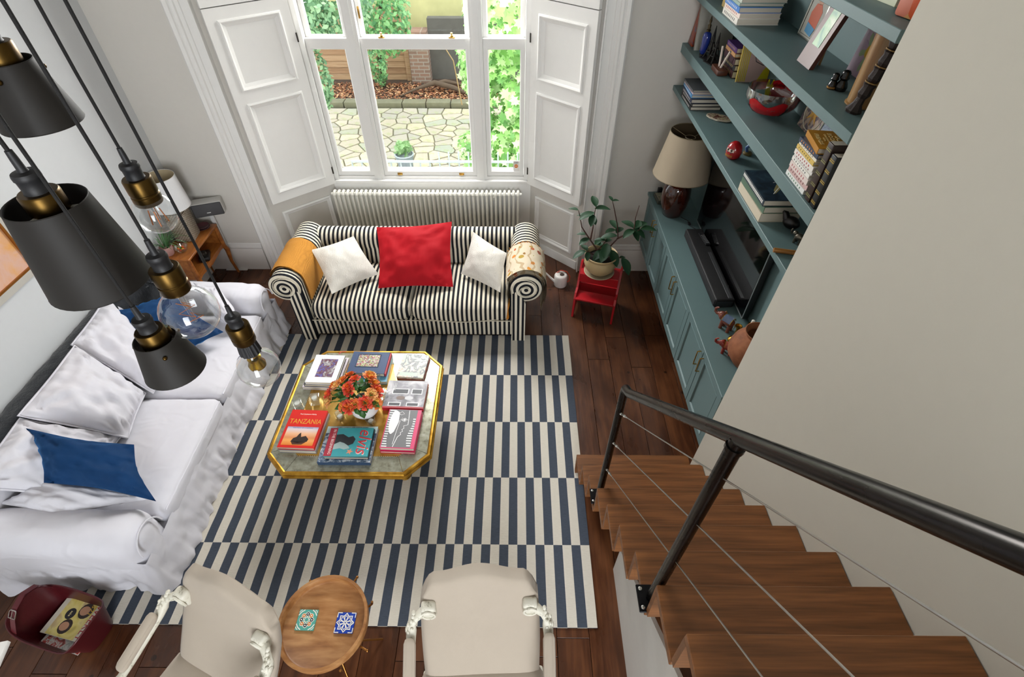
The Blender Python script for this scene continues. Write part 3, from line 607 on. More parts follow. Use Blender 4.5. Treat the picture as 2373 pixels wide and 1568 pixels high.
# ================================================================== WHITE SLIPCOVERED SOFA
ws = empty('slipcovered_sofa', (-2.75, 2.33, 0), .022, 'long white slipcovered sofa with rumpled covers along the left wall', 'sofa')
def rum(a, s, sd):
    def f(p):
        w = a * (nz(p.x * s, p.y * s, p.z * s + sd) + .45 * nz(p.x * s * 2.6, p.y * s * 2.6, p.z * s * 2.6 + sd)); d = p.normalized() if p.length else p
        return p + Vector((w * .5, w * .5, w))
    return f
m = MB(); softbox(m, -.46, .56, -1.16, 1.16, .06, .30, .04, 14, rum(.01, 5, 1)); m.build('base', LINEN, ws, 80)
m = MB(); softbox(m, -.485, -.26, -1.12, 1.12, .05, .74, .09, 16, rum(.012, 4, 2)); m.build('backrest', LINEN, ws, 80)
for y0, y1, sd in ((-1.2, -.92, 3), (.92, 1.2, 4)):
    def arm_d(p, sd=sd):
        f = sstep(-.2, .55, p.x); p.z -= .05 * f * (1 if p.z > .3 else 0)
        w = .010 * nz(p.x * 6, p.y * 9, p.z * 6 + sd) + .006 * nz(p.x * 17, p.y * 19, p.z * 13 + sd); return p + Vector((w, w * .6, w))
    m = MB(); softbox(m, -.47, .585, y0, y1, .03, .63, .125, 20, arm_d); a_ = m.build('arm', LINEN, ws, 80)
    m = MB(); yc = (y0 + y1) / 2; m.tube([(.588 - .012 * math.sin(math.radians(180 * k / 16)), yc + .115 * math.cos(math.radians(180 * k / 16)), .42 + .12 * math.sin(math.radians(180 * k / 16))) for k in range(17)], .005, 6); m.build('piping', LINEN, a_, 60)
for y0, y1, sd in ((-.91, -.005, 5), (.005, .91, 6)):
    def sd_(p, y0=y0, y1=y1, sd=sd):
        u = (p.y - y0) / (y1 - y0); v = (p.x + .3) / .88
        if p.z > .36: p.z += .03 * math.sin(PI * max(0, min(1, u))) * math.sin(PI * max(0.05, min(1, v))) + .008 * nz(p.x * 6, p.y * 6, sd) + .004 * nz(p.x * 16, p.y * 16, sd)
        return p
    m = MB(); softbox(m, -.30, .585, y0, y1, .27, .435, .06, 18, sd_); cu_ = m.build('seat_cushion', LINEN, ws, 80)
    m = MB(); m.tube([(.575, y0 + .03 + (y1 - y0 - .06) * k / 30, .405 + .006 * nz(k * .7, sd)) for k in range(31)], .006, 6); m.build('piping', LINEN, cu_, 60)
def skirt_fn(u, v):
    L1, L2 = 1.0, 2.4; s_ = u * (2 * L1 + L2)
    if s_ < L1: bx, by, nx, ny = -.42 + s_, -1.19, 0, -1
    elif s_ < L1 + L2: bx, by, nx, ny = .58, -1.19 + (s_ - L1), 1, 0
    else: bx, by, nx, ny = .58 - (s_ - L1 - L2), 1.19, 0, 1
    z = .34 * (1 - v) + .012; w = (.008 + .038 * v) * (nz(s_ * 7, v * 1.5, 2.2) + .6 * nz(s_ * 19, v * 3, 4.1)) + .035 * v
    z += .02 * (nz(s_ * 9, v * 5, 7) if .05 < v < .95 else 0)
    return (bx + nx * w, by + ny * w, max(.008, z))
m = MB(); m.grid(skirt_fn, 240, 14); m.build('skirt', LINEN, ws, 80)
# loose back cushions (they belong to the sofa's slipcover set)
iw = Matrix.Rotation(-.022, 4, 'Z') @ T(2.75, -2.33, 0)
def wsl(*P): return [iw @ Vector(p) for p in P]
for i, (P, t_) in enumerate(((((-3.12, 2.48, .82), (-3.17, 3.0, .82), (-2.68, 2.72, .47), (-2.64, 2.33, .47)), .11), (((-3.06, 1.86, .83), (-3.08, 2.46, .83), (-2.70, 2.33, .47), (-2.60, 1.93, .49)), .12), (((-3.06, 1.40, .79), (-3.07, 1.86, .8), (-2.66, 1.95, .48), (-2.70, 1.50, .5)), .11))):
    m = MB(); pillow4(m, *wsl(*P), t=t_*1.15, n=30, pinch=.05, wr=.045, seed=11.3 + i * 2.7, sharp=.5); c_ = m.build('back_cushion', LINEN, ws, 80)
    q = wsl(*P); m = MB(); path = [q[a] + (q[(a + 1) % 4] - q[a]) * (k / 8) for a in range(4) for k in range(8)]; ctr = sum(q, Vector()) / 4
    path = [p + (ctr - p) * .03 * math.sin(PI * (k % 8) / 8) for k, p in enumerate(path)]; m.tube(path, .007, 6, closed=True); m.build('piping', LINEN, c_, 60)
# scatter pillows and blue cushions
BLUEV = fabric('blue_velvet', '#0c3560', .75, 300, .1, .9, .3, 5, '#2f7fc0'); creases(BLUEV, 3.5, .6, .03)
def cushion(name, label, P, t_, mat, seed, group='cushions on the white sofa', wr=.02):
    m = MB(); pillow4(m, *P, t=t_, n=26, pinch=.13, wr=wr, seed=seed); return tag(m.build(name, mat, None, 80), label, 'cushion', group)
cushion('linen_pillow', 'white linen pillow lying flat against the near arm under a blue cushion', ((-3.02, 1.40, .60), (-2.82, 1.58, .62), (-2.19, 1.49, .50), (-2.66, 1.32, .58)), .07, LINEN, 31.0)
cushion('linen_pillow', 'white piped pillow leaning on the far arm of the white sofa', ((-2.70, 3.33, .70), (-2.44, 3.25, .72), (-2.20, 2.98, .50), (-2.44, 3.05, .49)), .08, LINEN, 33.0)
cushion('velvet_cushion', 'dark blue velvet cushion on the near end of the white sofa', ((-2.985, 1.79, .80), (-2.33, 1.73, .72), (-2.12, 1.435, .57), (-2.735, 1.48, .70)), .125, BLUEV, 35.0, wr=.034)
cushion('velvet_cushion', 'dark blue velvet cushion on the far end of the white sofa behind the pendant lamps', ((-3.13, 2.83, .80), (-2.77, 3.15, .74), (-2.32, 2.89, .55), (-2.56, 2.50, .56)), .125, BLUEV, 37.0, wr=.034)
# charcoal knitted blanket along the top of the sofa back
KNIT = fabric('charcoal_knit', '#23262a', .98, 160, 1.0, .2, .35, 40)
def bl(u, v):
    y = 1.30 + 2.05 * v; a = u * 2.4; 
    P = [(-3.272, .60), (-3.268, .70), (-3.255, .775), (-3.20, .80), (-3.11, .80), (-3.035, .765), (-3.01, .66), (-3.0, .56)]
    k = u * 7; i = min(int(k), 6); f = k - i
    return (P[i][0] * (1 - f) + P[i + 1][0] * f + .006 * nz(y * 14, u * 9, 1), y + .02 * nz(u * 5, v * 4), P[i][1] * (1 - f) + P[i + 1][1] * f + .008 * nz(y * 16, u * 8, 5))
bk = empty('knitted_blanket', (0, 0, 0), 0, 'charcoal knitted blanket with tassels along the back of the white sofa', 'blanket')
MB().grid(bl, 30, 90).build('cloth', KNIT, bk, 80)
m = MB(); rs = random.Random(8)
for k in range(34):
    x = -3.05 + .3 * rs.random(); y = 3.16 + .12 * rs.random(); m.tube([(x, y, .82), (x + rs.uniform(-.05, .05), y + rs.uniform(-.02, .05), .80), (x + rs.uniform(-.08, .08), y + rs.uniform(.02, .09), .74)], .005, 5)
m.build('tassel', KNIT, bk, None)
# ================================================================== RUG
tr = NT('flatwoven_rug'); X = tr.xyz()
ci = tr.math('FLOOR', tr.math('DIVIDE', X[0], .06)); ri = tr.math('FLOOR', tr.math('DIVIDE', tr.math('ADD', X[1], 0.0), .4973))
par = tr.math('FLOORED_MODULO', tr.math('ADD', ci, ri), 2.0); wob = tr.noise(tr.co(scale=(3, 40, 3)), 20, 3); thr = tr.noise(tr.co(scale=(30, 260, 1)), 1, 2)
cr = tr.mix(thr, '#c9c2b4', '#ddd7ca'); dk = tr.mix(thr, '#3b414b', '#515966')
tr.col(tr.mix(tr.math('GREATER_THAN', par, .5), cr, dk)); tr.p(.95, 0, .15); tr.bump(tr.math('ADD', wob, thr), .5, .004)
def rugfn(u, v):
    x = -3.5 * (1 - u); y = -2.487 * (1 - v); e = 1 if .03 < v < .97 else .3
    wav = .006 * max(0, nz(x * 1.8, y * 5, 3)) * e + .004 * max(0, math.sin(y * 12.6 + x)) * e
    return (x, y, .008 + wav)
m = MB(); m.grid(rugfn, 150, 130); 
for pts_ in ([(-3.5 + 3.5 * k / 149, 0) for k in range(150)], [(-3.5 + 3.5 * k / 149, -2.487) for k in range(150)], [(0, -2.487 * k / 129) for k in range(130)]):
    z = [rugfn(1 + p[0] / 3.5, 1 + p[1] / 2.487)[2] for p in pts_]; n = len(pts_)
    m.add([(p[0], p[1], zz) for p, zz in zip(pts_, z)] + [(p[0], p[1], .001) for p in pts_], [(k, k + 1, n + k + 1, n + k) for k in range(n - 1)])
tag(m.build('striped_rug', tr.mat, None, 60, (.505, 3.42, 0)), 'large flatwoven rug with rows of navy and cream stripes under the coffee table', 'rug')
# ================================================================== STAIRCASE
stair = empty('staircase', (.86, 1.0, 0), 0, 'open zigzag oak staircase climbing beside the white wall', 'staircase')
stair['kind'] = 'structure'; del stair['category']
for i in range(1, 13):
    y = 2.006 - .198 * (i - 1) - 1.0; z = .202 * i; xl = (.447 + .0035 * i) - .86; xr = 1.248 - .86
    m = MB(); m.rbox(xl, xr, y - .222, y, z - .03, z, .002, 1); m.build('tread', OAK, stair, 30)
    m = MB(); m.add([(xl, y - .002, z - .03), (xr, y - .002, z - .03), (xr, y - .024, z - .03), (xl, y - .024, z - .03), (xl, y - .016, z - .202 + .0005), (xr, y - .016, z - .202 + .0005), (xr, y - .038, z - .202 + .0005), (xl, y - .038, z - .202 + .0005)],
                    [(0, 1, 2, 3), (4, 7, 6, 5), (0, 4, 5, 1), (2, 6, 7, 3), (0, 3, 7, 4), (1, 5, 6, 2)]); m.build('riser', OAK, stair, None)
m = MB(); P = [(1.28, 0), (1.28, .30), (-.6, 2.05), (-.6, 0)]; m.prism([(a, b) for a, b in P], .645, .665, 'x'); struct(m.build('wall_under_stair', plain('#d8d6d0', .6)))
m = MB(); m.prism([(2.02, 0), (2.02, .10), (1.95, .12), (1.95, 0)], 1.235, 1.252, 'x'); m.prism([(2.0, .1), (.0, 2.085), (.0, 1.9), (1.9, .0), (2.0, 0)], 1.2425, 1.252, 'x'); struct(m.build('baseboard_stair', WOODW, None, 30))
# balustrade of steel tube with wire cables
ts = NT('brushed_blackened_steel'); ns_ = ts.noise(ts.co(scale=(60, 4, 4)), 1.5, 3); ts.col(ts.ramp(ns_, [(.3, '#363433'), (.6, '#413f3d'), (.8, '#4a4540')])); ts.p(ts.math('MULTIPLY_ADD', ns_, .25, .16), 1.0); STEEL = ts.mat
WIRE = plain('#c9c9c4', .3, metal=1.0)
bal = empty('handrail', (.50, 1.47, .606), 0, 'dark steel handrail with two posts and wire cables on the staircase', 'handrail'); bal['kind'] = 'structure'; del bal['category']
def rl_(x, y, z): return (x - .50, y - 1.47, z - .606)
zt = 1.598; sl = 1.035
def railz(y): return zt + .055 + (1.40 - y) * sl
path = [(.50, 1.47, .606), (.50, 1.47, 1.0), (.50, 1.47, zt - .02)] + [(.50, 1.47 - .045 * (1 - math.cos(a)) * 1.0, zt - .02 + .055 * math.sin(a)) for a in [math.radians(k * 15) for k in range(1, 4)]] + [(.50, 1.40, railz(1.40)), (.50, 1.0, railz(1.0)), (.50, .5, railz(.5)), (.50, .0, railz(.0)), (.5, -.5, railz(-.5))]
m = MB(); m.tube([rl_(*p) for p in path], .0195, 18); m.build('rail', STEEL, bal, 60)
m = MB(); m.cyl(rl_(.50, .645, 1.414), rl_(.50, .645, railz(.645)), .0195, 18); m.lathe([(.023, -.01), (.023, .004)], 16, rl_(.50, .645, railz(.645) - .03)); m.build('post', STEEL, bal, 60)
for y, z in ((1.47, .606), (.645, 1.414)):
    m = MB(); m.rbox(-.05, .05, -.05, .045, 0, .007, .002, 1); pl = m.build('base_plate', plain('#1c1c1e', .4, metal=.8), bal, None, rl_(.50, y, z))
    for sx, sy in ((-.036, .03), (-.036, -.034), (.036, .03)): MB().lathe([(.007, 0), (.007, .003), (.003, .005)], 10, (sx, sy, .007)).build('screw', WIRE, pl)
for dz in (.14, .385, .64):
    a = Vector((.50, 1.45, railz(1.45) - dz - .02)); b = Vector((.50, -.5, railz(-.5) - dz - .02)); d = (b - a).normalized()
    m = MB(); m.cyl(rl_(*a), rl_(*b), .0022, 6); cb_ = m.build('cable', WIRE, bal, 60)
    m = MB(); m.cyl(rl_(*(a - d * .01)), rl_(*(a + d * .02)), .006, 8); m.cyl(rl_(*(a + d * .02)), rl_(*(a + d * .075)), .0042, 8); m.cyl(rl_(*(a + d * .075)), rl_(*(a + d * .09)), .0065, 6); m.cyl(rl_(*(a + d * .09)), rl_(*(a + d * .13)), .0035, 8); m.build('tensioner', WIRE, cb_, 60)
# ================================================================== COFFEE TABLE
tg = NT('gold_leaf'); vg = tg.noise(tg.co(), 14, 5, .6); tg.col(tg.ramp(vg, [(.3, '#8a6420'), (.5, '#b8892f'), (.7, '#cfa548')])); tg.p(tg.math('MULTIPLY_ADD', vg, .3, .2), .85); tg.bump(vg, .15, .004); GOLD = tg.mat
ta = NT('antiqued_mirror'); va = ta.noise(ta.co(), 22, 6, .65); ta.col(ta.ramp(va, [(.25, '#6d6a58'), (.5, '#a5a592'), (.75, '#bcbeb2')])); ta.p(ta.math('MULTIPLY_ADD', va, .2, .08), .55, None, .6); AMIR = ta.mat
tg2 = NT('gilded_glass_panel'); vg2 = tg2.noise(tg2.co(), 9, 6, .6); tg2.col(tg2.ramp(vg2, [(.28, '#a77a2a'), (.5, '#c69a45'), (.75, '#dcb866')])); tg2.p(tg2.math('MULTIPLY_ADD', vg2, .2, .12), .6, None, .7); GPAN = tg2.mat
ct = empty('coffee_table', (-1.1, 2.235, 0), 0, 'octagonal gilded coffee table with a mirrored border, loaded with books', 'table')
TZ = .45
def octo(h, d, c): return [(-h + c, -d), (h - c, -d), (h, -d + c), (h, d - c), (h - c, d), (-h + c, d), (-h, d - c), (-h, -d + c)]
def octring(prof, mat, name, par):
    m = MB(); vs = []; fs = []
    for ins, z in prof:
        for p in octo(.548 - ins, .553 - ins, .155 - ins * .59): vs.append((p[0], p[1], z))
    for j in range(len(prof) - 1):
        for k in range(8): fs.append((j * 8 + k, j * 8 + (k + 1) % 8, (j + 1) * 8 + (k + 1) % 8, (j + 1) * 8 + k))
    m.add(vs, fs); return m.build(name, mat, par, 20)
octring([(.08, TZ - .052), (.012, TZ - .05), (.0, TZ - .044), (-.003, TZ - .036), (0, TZ - .028), (.010, TZ - .024), (.012, TZ - .016), (.004, TZ - .012), (.002, TZ - .004), (.008, TZ + .004), (.02, TZ + .006), (.028, TZ + .0015)], GOLD, 'rim', ct)
I1, I2 = octo(.52, .525, .138), octo(.405, .41, .07)
for k in range(8):
    a, b, c_, d_ = I1[k], I1[(k + 1) % 8], I2[(k + 1) % 8], I2[k]; ctr = ((a[0] + b[0] + c_[0] + d_[0]) / 4, (a[1] + b[1] + c_[1] + d_[1]) / 4)
    P = [(p[0] + (ctr[0] - p[0]) * .006, p[1] + (ctr[1] - p[1]) * .006) for p in (a, b, c_, d_)]; MB().prism(P, TZ - .008, TZ + .0015).build('mirror_panel', AMIR, ct, None)
MB().prism(octo(.4035, .4085, .07), TZ - .008, TZ + .0012).build('gilded_panel', GPAN, ct, None)
m = MB(); 
for k in range(8):
    a, b = I2[k], I2[(k + 1) % 8]; n_ = int(math.hypot(b[0] - a[0], b[1] - a[1]) / .014)
    for q in range(n_): t_ = q / n_; m.ball((a[0] + (b[0] - a[0]) * t_, a[1] + (b[1] - a[1]) * t_, TZ + .001), .0032, n=6, m=3)
m.build('beading', plain('#c9bd93', .4, metal=.5), ct, 60)
octring([(.16, TZ - .16), (.16, TZ - .05)], GOLD, 'apron', ct)
MB().prism(octo(.51, .515, .14), TZ - .03, TZ - .010).build('top_board', GOLD, ct, None)
for sx in (-1, 1):
    for sy in (-1, 1): m = MB(); m.lathe([(.035, .008), (.042, .02), (.028, .05), (.036, .2), (.045, .3)], 14, (sx * .30, sy * .30, 0)); m.build('leg', GOLD, ct, 40)
# ---- books
def pagesmat(c='#d8cfbd'):
    t = NT('page_block'); w = t.noise(t.co(scale=(1, 1, 90)), 12, 2); t.col(t.mix(w, c, tuple(x * .72 for x in lin(c)[:3]) + (1,))); t.p(.9); return t.mat
PAGES = pagesmat()
def book(name, w, h, t, cover, spine='-x', label=None, loc=(0, 0, 0), rz=0, group=None, parent=None, hard=.003, pages=None, cat='book', tilt=None, art=None):
    """lies flat: covers, page block and spine; spine side named by local axis"""
    root = empty(name, loc, rz, label, cat, group)
    if tilt: root.rotation_euler = tilt
    c = .003; cw = cover if isinstance(cover, bpy.types.Material) else plain(cover, .4)
    m = MB()
    m.box(-w / 2, w / 2, -h / 2, h / 2, 0, c); m.box(-w / 2, w / 2, -h / 2, h / 2, t - c, t)
    if spine == '-x': m.box(-w / 2, -w / 2 + c, -h / 2, h / 2, c, t - c)
    if spine == '+x': m.box(w / 2 - c, w / 2, -h / 2, h / 2, c, t - c)
    if spine == '-y': m.box(-w / 2, w / 2, -h / 2, -h / 2 + c, c, t - c)
    if spine == '+y': m.box(-w / 2, w / 2, h / 2 - c, h / 2, c, t - c)
    m.build('cover', cw, root, None)
    i = hard; MB().box(-w / 2 + i, w / 2 - i, -h / 2 + i, h / 2 - i, c, t - c).build('pages', pages or PAGES, root, None)
    return root
def decal(root, name, x0, x1, y0, y1, z, mat, lift=.0004):
    m = MB(); m.box(x0, x1, y0, y1, z, z + lift); return m.build(name, mat, root, None)
def poly(root, name, pts_, z, mat, lift=.0005): return MB().prism(pts_, z, z + lift).build(name, mat, root, None)
def flatM(x, y, z, rz=0): return T(x, y, z) @ RZ(rz)
def blotch(name, stops, scale=18, detail=3, kind='n'):
    t = NT(name)
    if kind == 'v': v = t.n('TexVoronoi'); v.inputs['Scale'].default_value = scale; t.t.links.new(t.co(), v.inputs['Vector']); sp = t.n('SeparateColor'); t.t.links.new(v.outputs['Color'], sp.inputs[0]); f = sp.outputs[0]
    else: f = t.noise(t.co(), scale, detail, .6, .8)
    t.col(t.ramp(f, stops)); t.p(.35); return t.mat
TB = TZ + .0025
G_CT = 'books on the coffee table'
# back-left stack: large books topped by a white one with a framed photograph
b1 = book('photo_book', .262, .305, .030, '#d8cfd8', '-x', 'lowest book of the back-left stack on the coffee table, pale cover', (-1.424, 2.535, TB), math.radians(-3), G_CT)
book('photo_book', .235, .285, .024, '#2b2d31', '-x', 'dark book in the middle of the back-left stack on the coffee table', (-1.425, 2.53, TB + .0305), math.radians(-2), G_CT)
b = book('photo_book', .222, .272, .026, plain('#eef0f2', .35), '-x', 'white photo book with a framed flower picture topping the back-left stack', (-1.415, 2.525, TB + .055), math.radians(-2), G_CT)
pic = blotch('photo_print_flowers', [(.2, '#d98a25'), (.38, '#5a62a8'), (.5, '#6b3430'), (.6, '#8f8a90'), (.75, '#e8e6e4')], 26)
decal(b, 'print', -.055, .072, -.085, .095, .026, pic)
rb = MB(); rb.tube([(.06, .145, .03), (.075, .165, .035), (.09, .19, .012), (.095, .20, .0)], .004, 6, flat=.4); rb.build('ribbon', plain('#c2253c', .5), b, 60)
# back-centre: blue album on a pale-blue book
book('art_book', .295, .275, .034, '#6aa6c4', '+x', 'pale blue book under the navy photo album on the coffee table', (-1.10, 2.575, TB), math.radians(1), G_CT)
b = book('photo_album', .282, .218, .036, plain('#163a66', .5, bump=.1, bscale=200), '+x', 'navy photo album with a team photograph set in its cover', (-1.108, 2.598, TB + .0345), math.radians(-2), G_CT)
Mq = T(0, 0, .036); mf = MB(); picframe(mf, -.095, .083, -.05, .085, [(0, 0), (.004, .002), (.008, 0.0004)], Mq); mf.build('window_frame', plain('#10294a', .5), b, None)
decal(b, 'print', -.088, .076, -.044, .078, .036, blotch('team_photo_print', [(.2, '#8f9a4c'), (.35, '#c9c2b2'), (.5, '#a82f4c'), (.58, '#2c2f5c'), (.7, '#d9cfc4'), (.85, '#7c4a3c')], 110, 2, 'v'))
m = MB(); m.box(.141, .152, -.105, .108, .002, .03); m.build('page_edge', plain('#b23a48', .6), b)
# back-right
b = book('magazine', .205, .235, .014, '#8e2f2c', '-x', 'thin red-edged book under the abstract patterned book, back right of the coffee table', (-.772, 2.596, TB), math.radians(-5), G_CT)
b = book('art_book', .203, .232, .022, blotch('abstract_cover', [(.25, '#c46a4a'), (.4, '#dcd6c6'), (.5, '#4a4f58'), (.6, '#b9c3b4'), (.75, '#d98f74')], 14, 2), '-x', 'book with a swirling abstract painted cover, back right of the coffee table', (-.775, 2.598, TB + .0145), math.radians(-5), G_CT)
decal(b, 'title_band', -.085, .05, -.105, -.07, .022, plain('#c3d3c4', .5)); decal(b, 'spine_strip', -.1, -.075, .05, .115, .022, plain('#c3d3c4', .5))
# right, second row: black and white photo book with red spine
b = book('art_book', .293, .252, .034, '#b01c2e', '-y', 'black and white photography book with a red spine, right side of the coffee table', (-.79, 2.322, TB), math.radians(-1.6), G_CT)
zb = .034; decal(b, 'print', -.146, .146, -.112, .126, zb, blotch('monochrome_door_print', [(.3, '#4a4a50'), (.5, '#8f8d94'), (.7, '#d8d6d8')], 7))
GD, GL, GW = plain('#3f4147', .45), plain('#c9c9cc', .45), plain('#eeeeee', .45)
decal(b, 'door_panel', -.10, .02, .0, .05, zb + .0004, GW); decal(b, 'door_panel', -.094, .014, .006, .044, zb + .0008, GD)
decal(b, 'door_panel', .04, .12, .0, .05, zb + .0004, GW); decal(b, 'door_panel', .046, .114, .006, .044, zb + .0008, GD)
decal(b, 'door_panel', -.11, -.02, -.108, -.075, zb + .0004, GW); decal(b, 'door_panel', -.104, -.026, -.104, -.081, zb + .0008, GD)
decal(b, 'door_panel', .02, .11, -.108, -.075, zb + .0004, GW); decal(b, 'door_panel', .026, .104, -.104, -.081, zb + .0008, GD)
for px in (-.03, .03): m = MB(); m.prism([(px + .032 * math.cos(2 * PI * k / 14), -.035 + .018 * math.sin(2 * PI * k / 14)) for k in range(14)], zb + .0004, zb + .001); m.build('figure', plain('#7c6a62', .5) if px < 0 else GL, b, None)
text('lettering', 'MYERS', .024, plain('#e8e8e8', .5), b, flatM(-.085, .065, zb + .001, math.radians(90)), sx=.9)
# front right: pink-edged book with a grey linear face
b = book('art_book', .23, .318, .020, '#c42050', '-x', 'thin crimson book under the grey line-drawn face book on the coffee table', (-.768, 2.005, TB), math.radians(-2), G_CT)
b = book('art_book', .228, .315, .030, '#d83a6e', '-x', 'book with a grey cover and a white line-drawn face in profile, pink border', (-.769, 2.013, TB + .0205), math.radians(-2.3), G_CT)
zb = .030; decal(b, 'cover_panel', -.108, .088, -.152, .156, zb, plain('#6e6e70', .45)); WH = plain('#ececec', .45)
for k in range(16): decal(b, 'ray', -.106, -.07 - .012 * math.sin(k * .4), -.15 + k * .0195, -.142 + k * .0195, zb + .0004, WH)
for k in range(12): decal(b, 'ray', .06 - .01 * math.sin(k * .5), .086, -.14 + k * .0195, -.132 + k * .0195, zb + .0004, WH)
poly(b, 'hair_shape', [(-.062 - .03 * math.sin(t), .05 + .1 * math.cos(t)) for t in [PI * k / 10 for k in range(11)]] + [(-.045, -.03), (-.028, .05), (-.035, .13)], zb + .0004, WH)
def line(root, pts_, w, z, mat, name='line'): m = MB(); m.tube([(x, y, z) for x, y in pts_], w, 4, flat=.25); m.build(name, mat, root, None)
line(b, [(.03, .15), (.035, .10), (.04, .03), (.012, .02), (.018, .0), (.006, -.01), (.014, -.025), (.0, -.035), (.006, -.05), (-.012, -.07), (-.03, -.15)], .0022, zb + .0008, WH)
line(b, [(-.02, .06), (-.028, -.02), (-.035, -.13)], .0016, zb + .0008, WH); line(b, [(-.04, .12), (-.02, .14), (.0, .12), (-.02, .11), (-.04, .12)], .0016, zb + .0008, WH)
line(b, [(-.012, .068), (.01, .084), (.03, .07), (.012, .056), (-.012, .068)], .0022, zb + .0008, WH); m = MB(); m.lathe([(.008, 0), (.008, .0006)], 14, (.01, .07, zb + .0006)); m.build('pupil', WH, b, None)
for k in range(9): m = MB(); m.lathe([(.0022, 0), (.0022, .0006)], 6, (-.055 + .006 * k, .02 + .008 * k, zb + .0006)); m.build('dot', WH, b, None)
# front left: red book with a sunset photograph
b = book('travel_book', .25, .31, .028, '#9b9b9f', '+x', 'silver-grey book under the red book with a sunset, front left of the coffee table', (-1.432, 2.0, TB), math.radians(-2), G_CT)
b = book('travel_book', .248, .308, .024, plain('#d1261f', .3), '+x', 'red book with a yellow title and a sunset photograph, front left of the coffee table', (-1.437, 2.006, TB + .0285), math.radians(-2), G_CT)
zb = .024; tsn = NT('sunset_print'); X = tsn.xyz(); tsn.col(tsn.ramp(tsn.math('MULTIPLY_ADD', X[1], 6.7, .9), [(.0, '#d97a2b'), (.25, '#e9a45c'), (.4, '#d88c5a'), (.62, '#e8b58e'), (.85, '#d9cbd0'), (1, '#8d8fb8')])); tsn.p(.3)
decal(b, 'print', -.106, .106, -.135, .012, zb, tsn.mat)
poly(b, 'island_silhouette', [(-.05, -.108), (-.04, -.08), (-.02, -.07), (-.01, -.045), (.0, -.035), (.01, -.07), (.04, -.06), (.065, -.085), (.06, -.105), (.0, -.115)], zb + .0004, plain('#2a1a14', .4)); poly(b, 'reflection', [(-.045, -.110), (.055, -.108), (.03, -.128), (-.03, -.13)], zb + .0004, plain('#4c2a18', .4))
text('lettering', 'TANZANIA', .056, plain('#d79a2e', .4), b, flatM(0, .055, zb + .0002), sx=.78); text('lettering', 'Paul Joynson-Hicks', .015, plain('#f0e6da', .4), b, flatM(.0, .118, zb + .0002)); text('lettering', 'PORTRAIT OF A NATION', .011, plain('#6c6f9c', .4), b, flatM(0, .003, zb + .0006), sx=1.1)
# front centre: pop-music book on a larger one
b = book('travel_book', .345, .282, .032, '#27405f', '-y', 'large aerial photography book under the turquoise book, front of the coffee table', (-1.107, 1.898, TB), 0, G_CT)
zb = .032; decal(b, 'print', -.172, .172, -.14, .085, zb, blotch('aerial_print', [(.3, '#27374f'), (.5, '#5c6f86'), (.62, '#c3c9cf'), (.75, '#39557a')], 30)); decal(b, 'title_band', -.172, .172, .085, .14, zb, plain('#bcd3d4', .4))
text('lettering', 'ABOVE LONDON', .034, plain('#eef3ee', .4), b, flatM(0, .10, zb + .0006)); text('lettering', 'ROBERT CAMERON AND ALISTAIR COOKE', .011, plain('#28343a', .4), b, flatM(0, .131, zb + .0006))
b2 = book('music_book', .292, .222, .022, plain('#1d2226', .4), '+x', 'dark book directly beneath the turquoise music book, front of the coffee table', (-1.092, 1.892, TB + .0325), 0, G_CT)
b = book('music_book', .288, .218, .012, plain('#3f9ca4', .3), '-x', 'turquoise music book with looping red script and a dark-haired profile, front of the coffee table', (-1.094, 1.892, TB + .055), math.radians(.5), G_CT)
zb = .012; decal(b, 'red_band', -.144, -.094, -.109, .109, zb, plain('#a52a3c', .35)); text('lettering', 'IN THE BEGINNING', .026, plain('#f2dcd8', .4), b, flatM(-.112, 0, zb + .0006, math.radians(-90)), sx=.85)
poly(b, 'hair_silhouette', [(-.094, .055), (-.05, .06), (-.01, .035), (.02, .045), (.04, .02), (.03, -.015), (.0, -.03), (-.03, -.01), (-.06, .0), (-.094, -.02)], zb, plain('#23262c', .4)); poly(b, 'face_shape', [(-.06, .0), (-.03, -.01), (.0, -.03), (.015, -.05), (-.02, -.06), (-.05, -.05), (-.094, -.06), (-.094, -.02)], zb + .0001, plain('#9fb5b4', .4))
text('lettering', 'elvis', .125, plain('#f0d2c8', .4), b, flatM(.098, .004, zb + .0002, math.radians(-90)), sx=.92, shear=.25); text('lettering', 'elvis', .12, plain('#c8343e', .4), b, flatM(.096, .006, zb + .001, math.radians(-90)), sx=.92, shear=.25)
m = MB(); m.prism([((.024 if k % 2 == 0 else .01) * math.cos(PI * k / 5) + .02, (.024 if k % 2 == 0 else .01) * math.sin(PI * k / 5) - .075) for k in range(10)], zb, zb + .0008); m.build('star', plain('#d98a6a', .4), b, None)
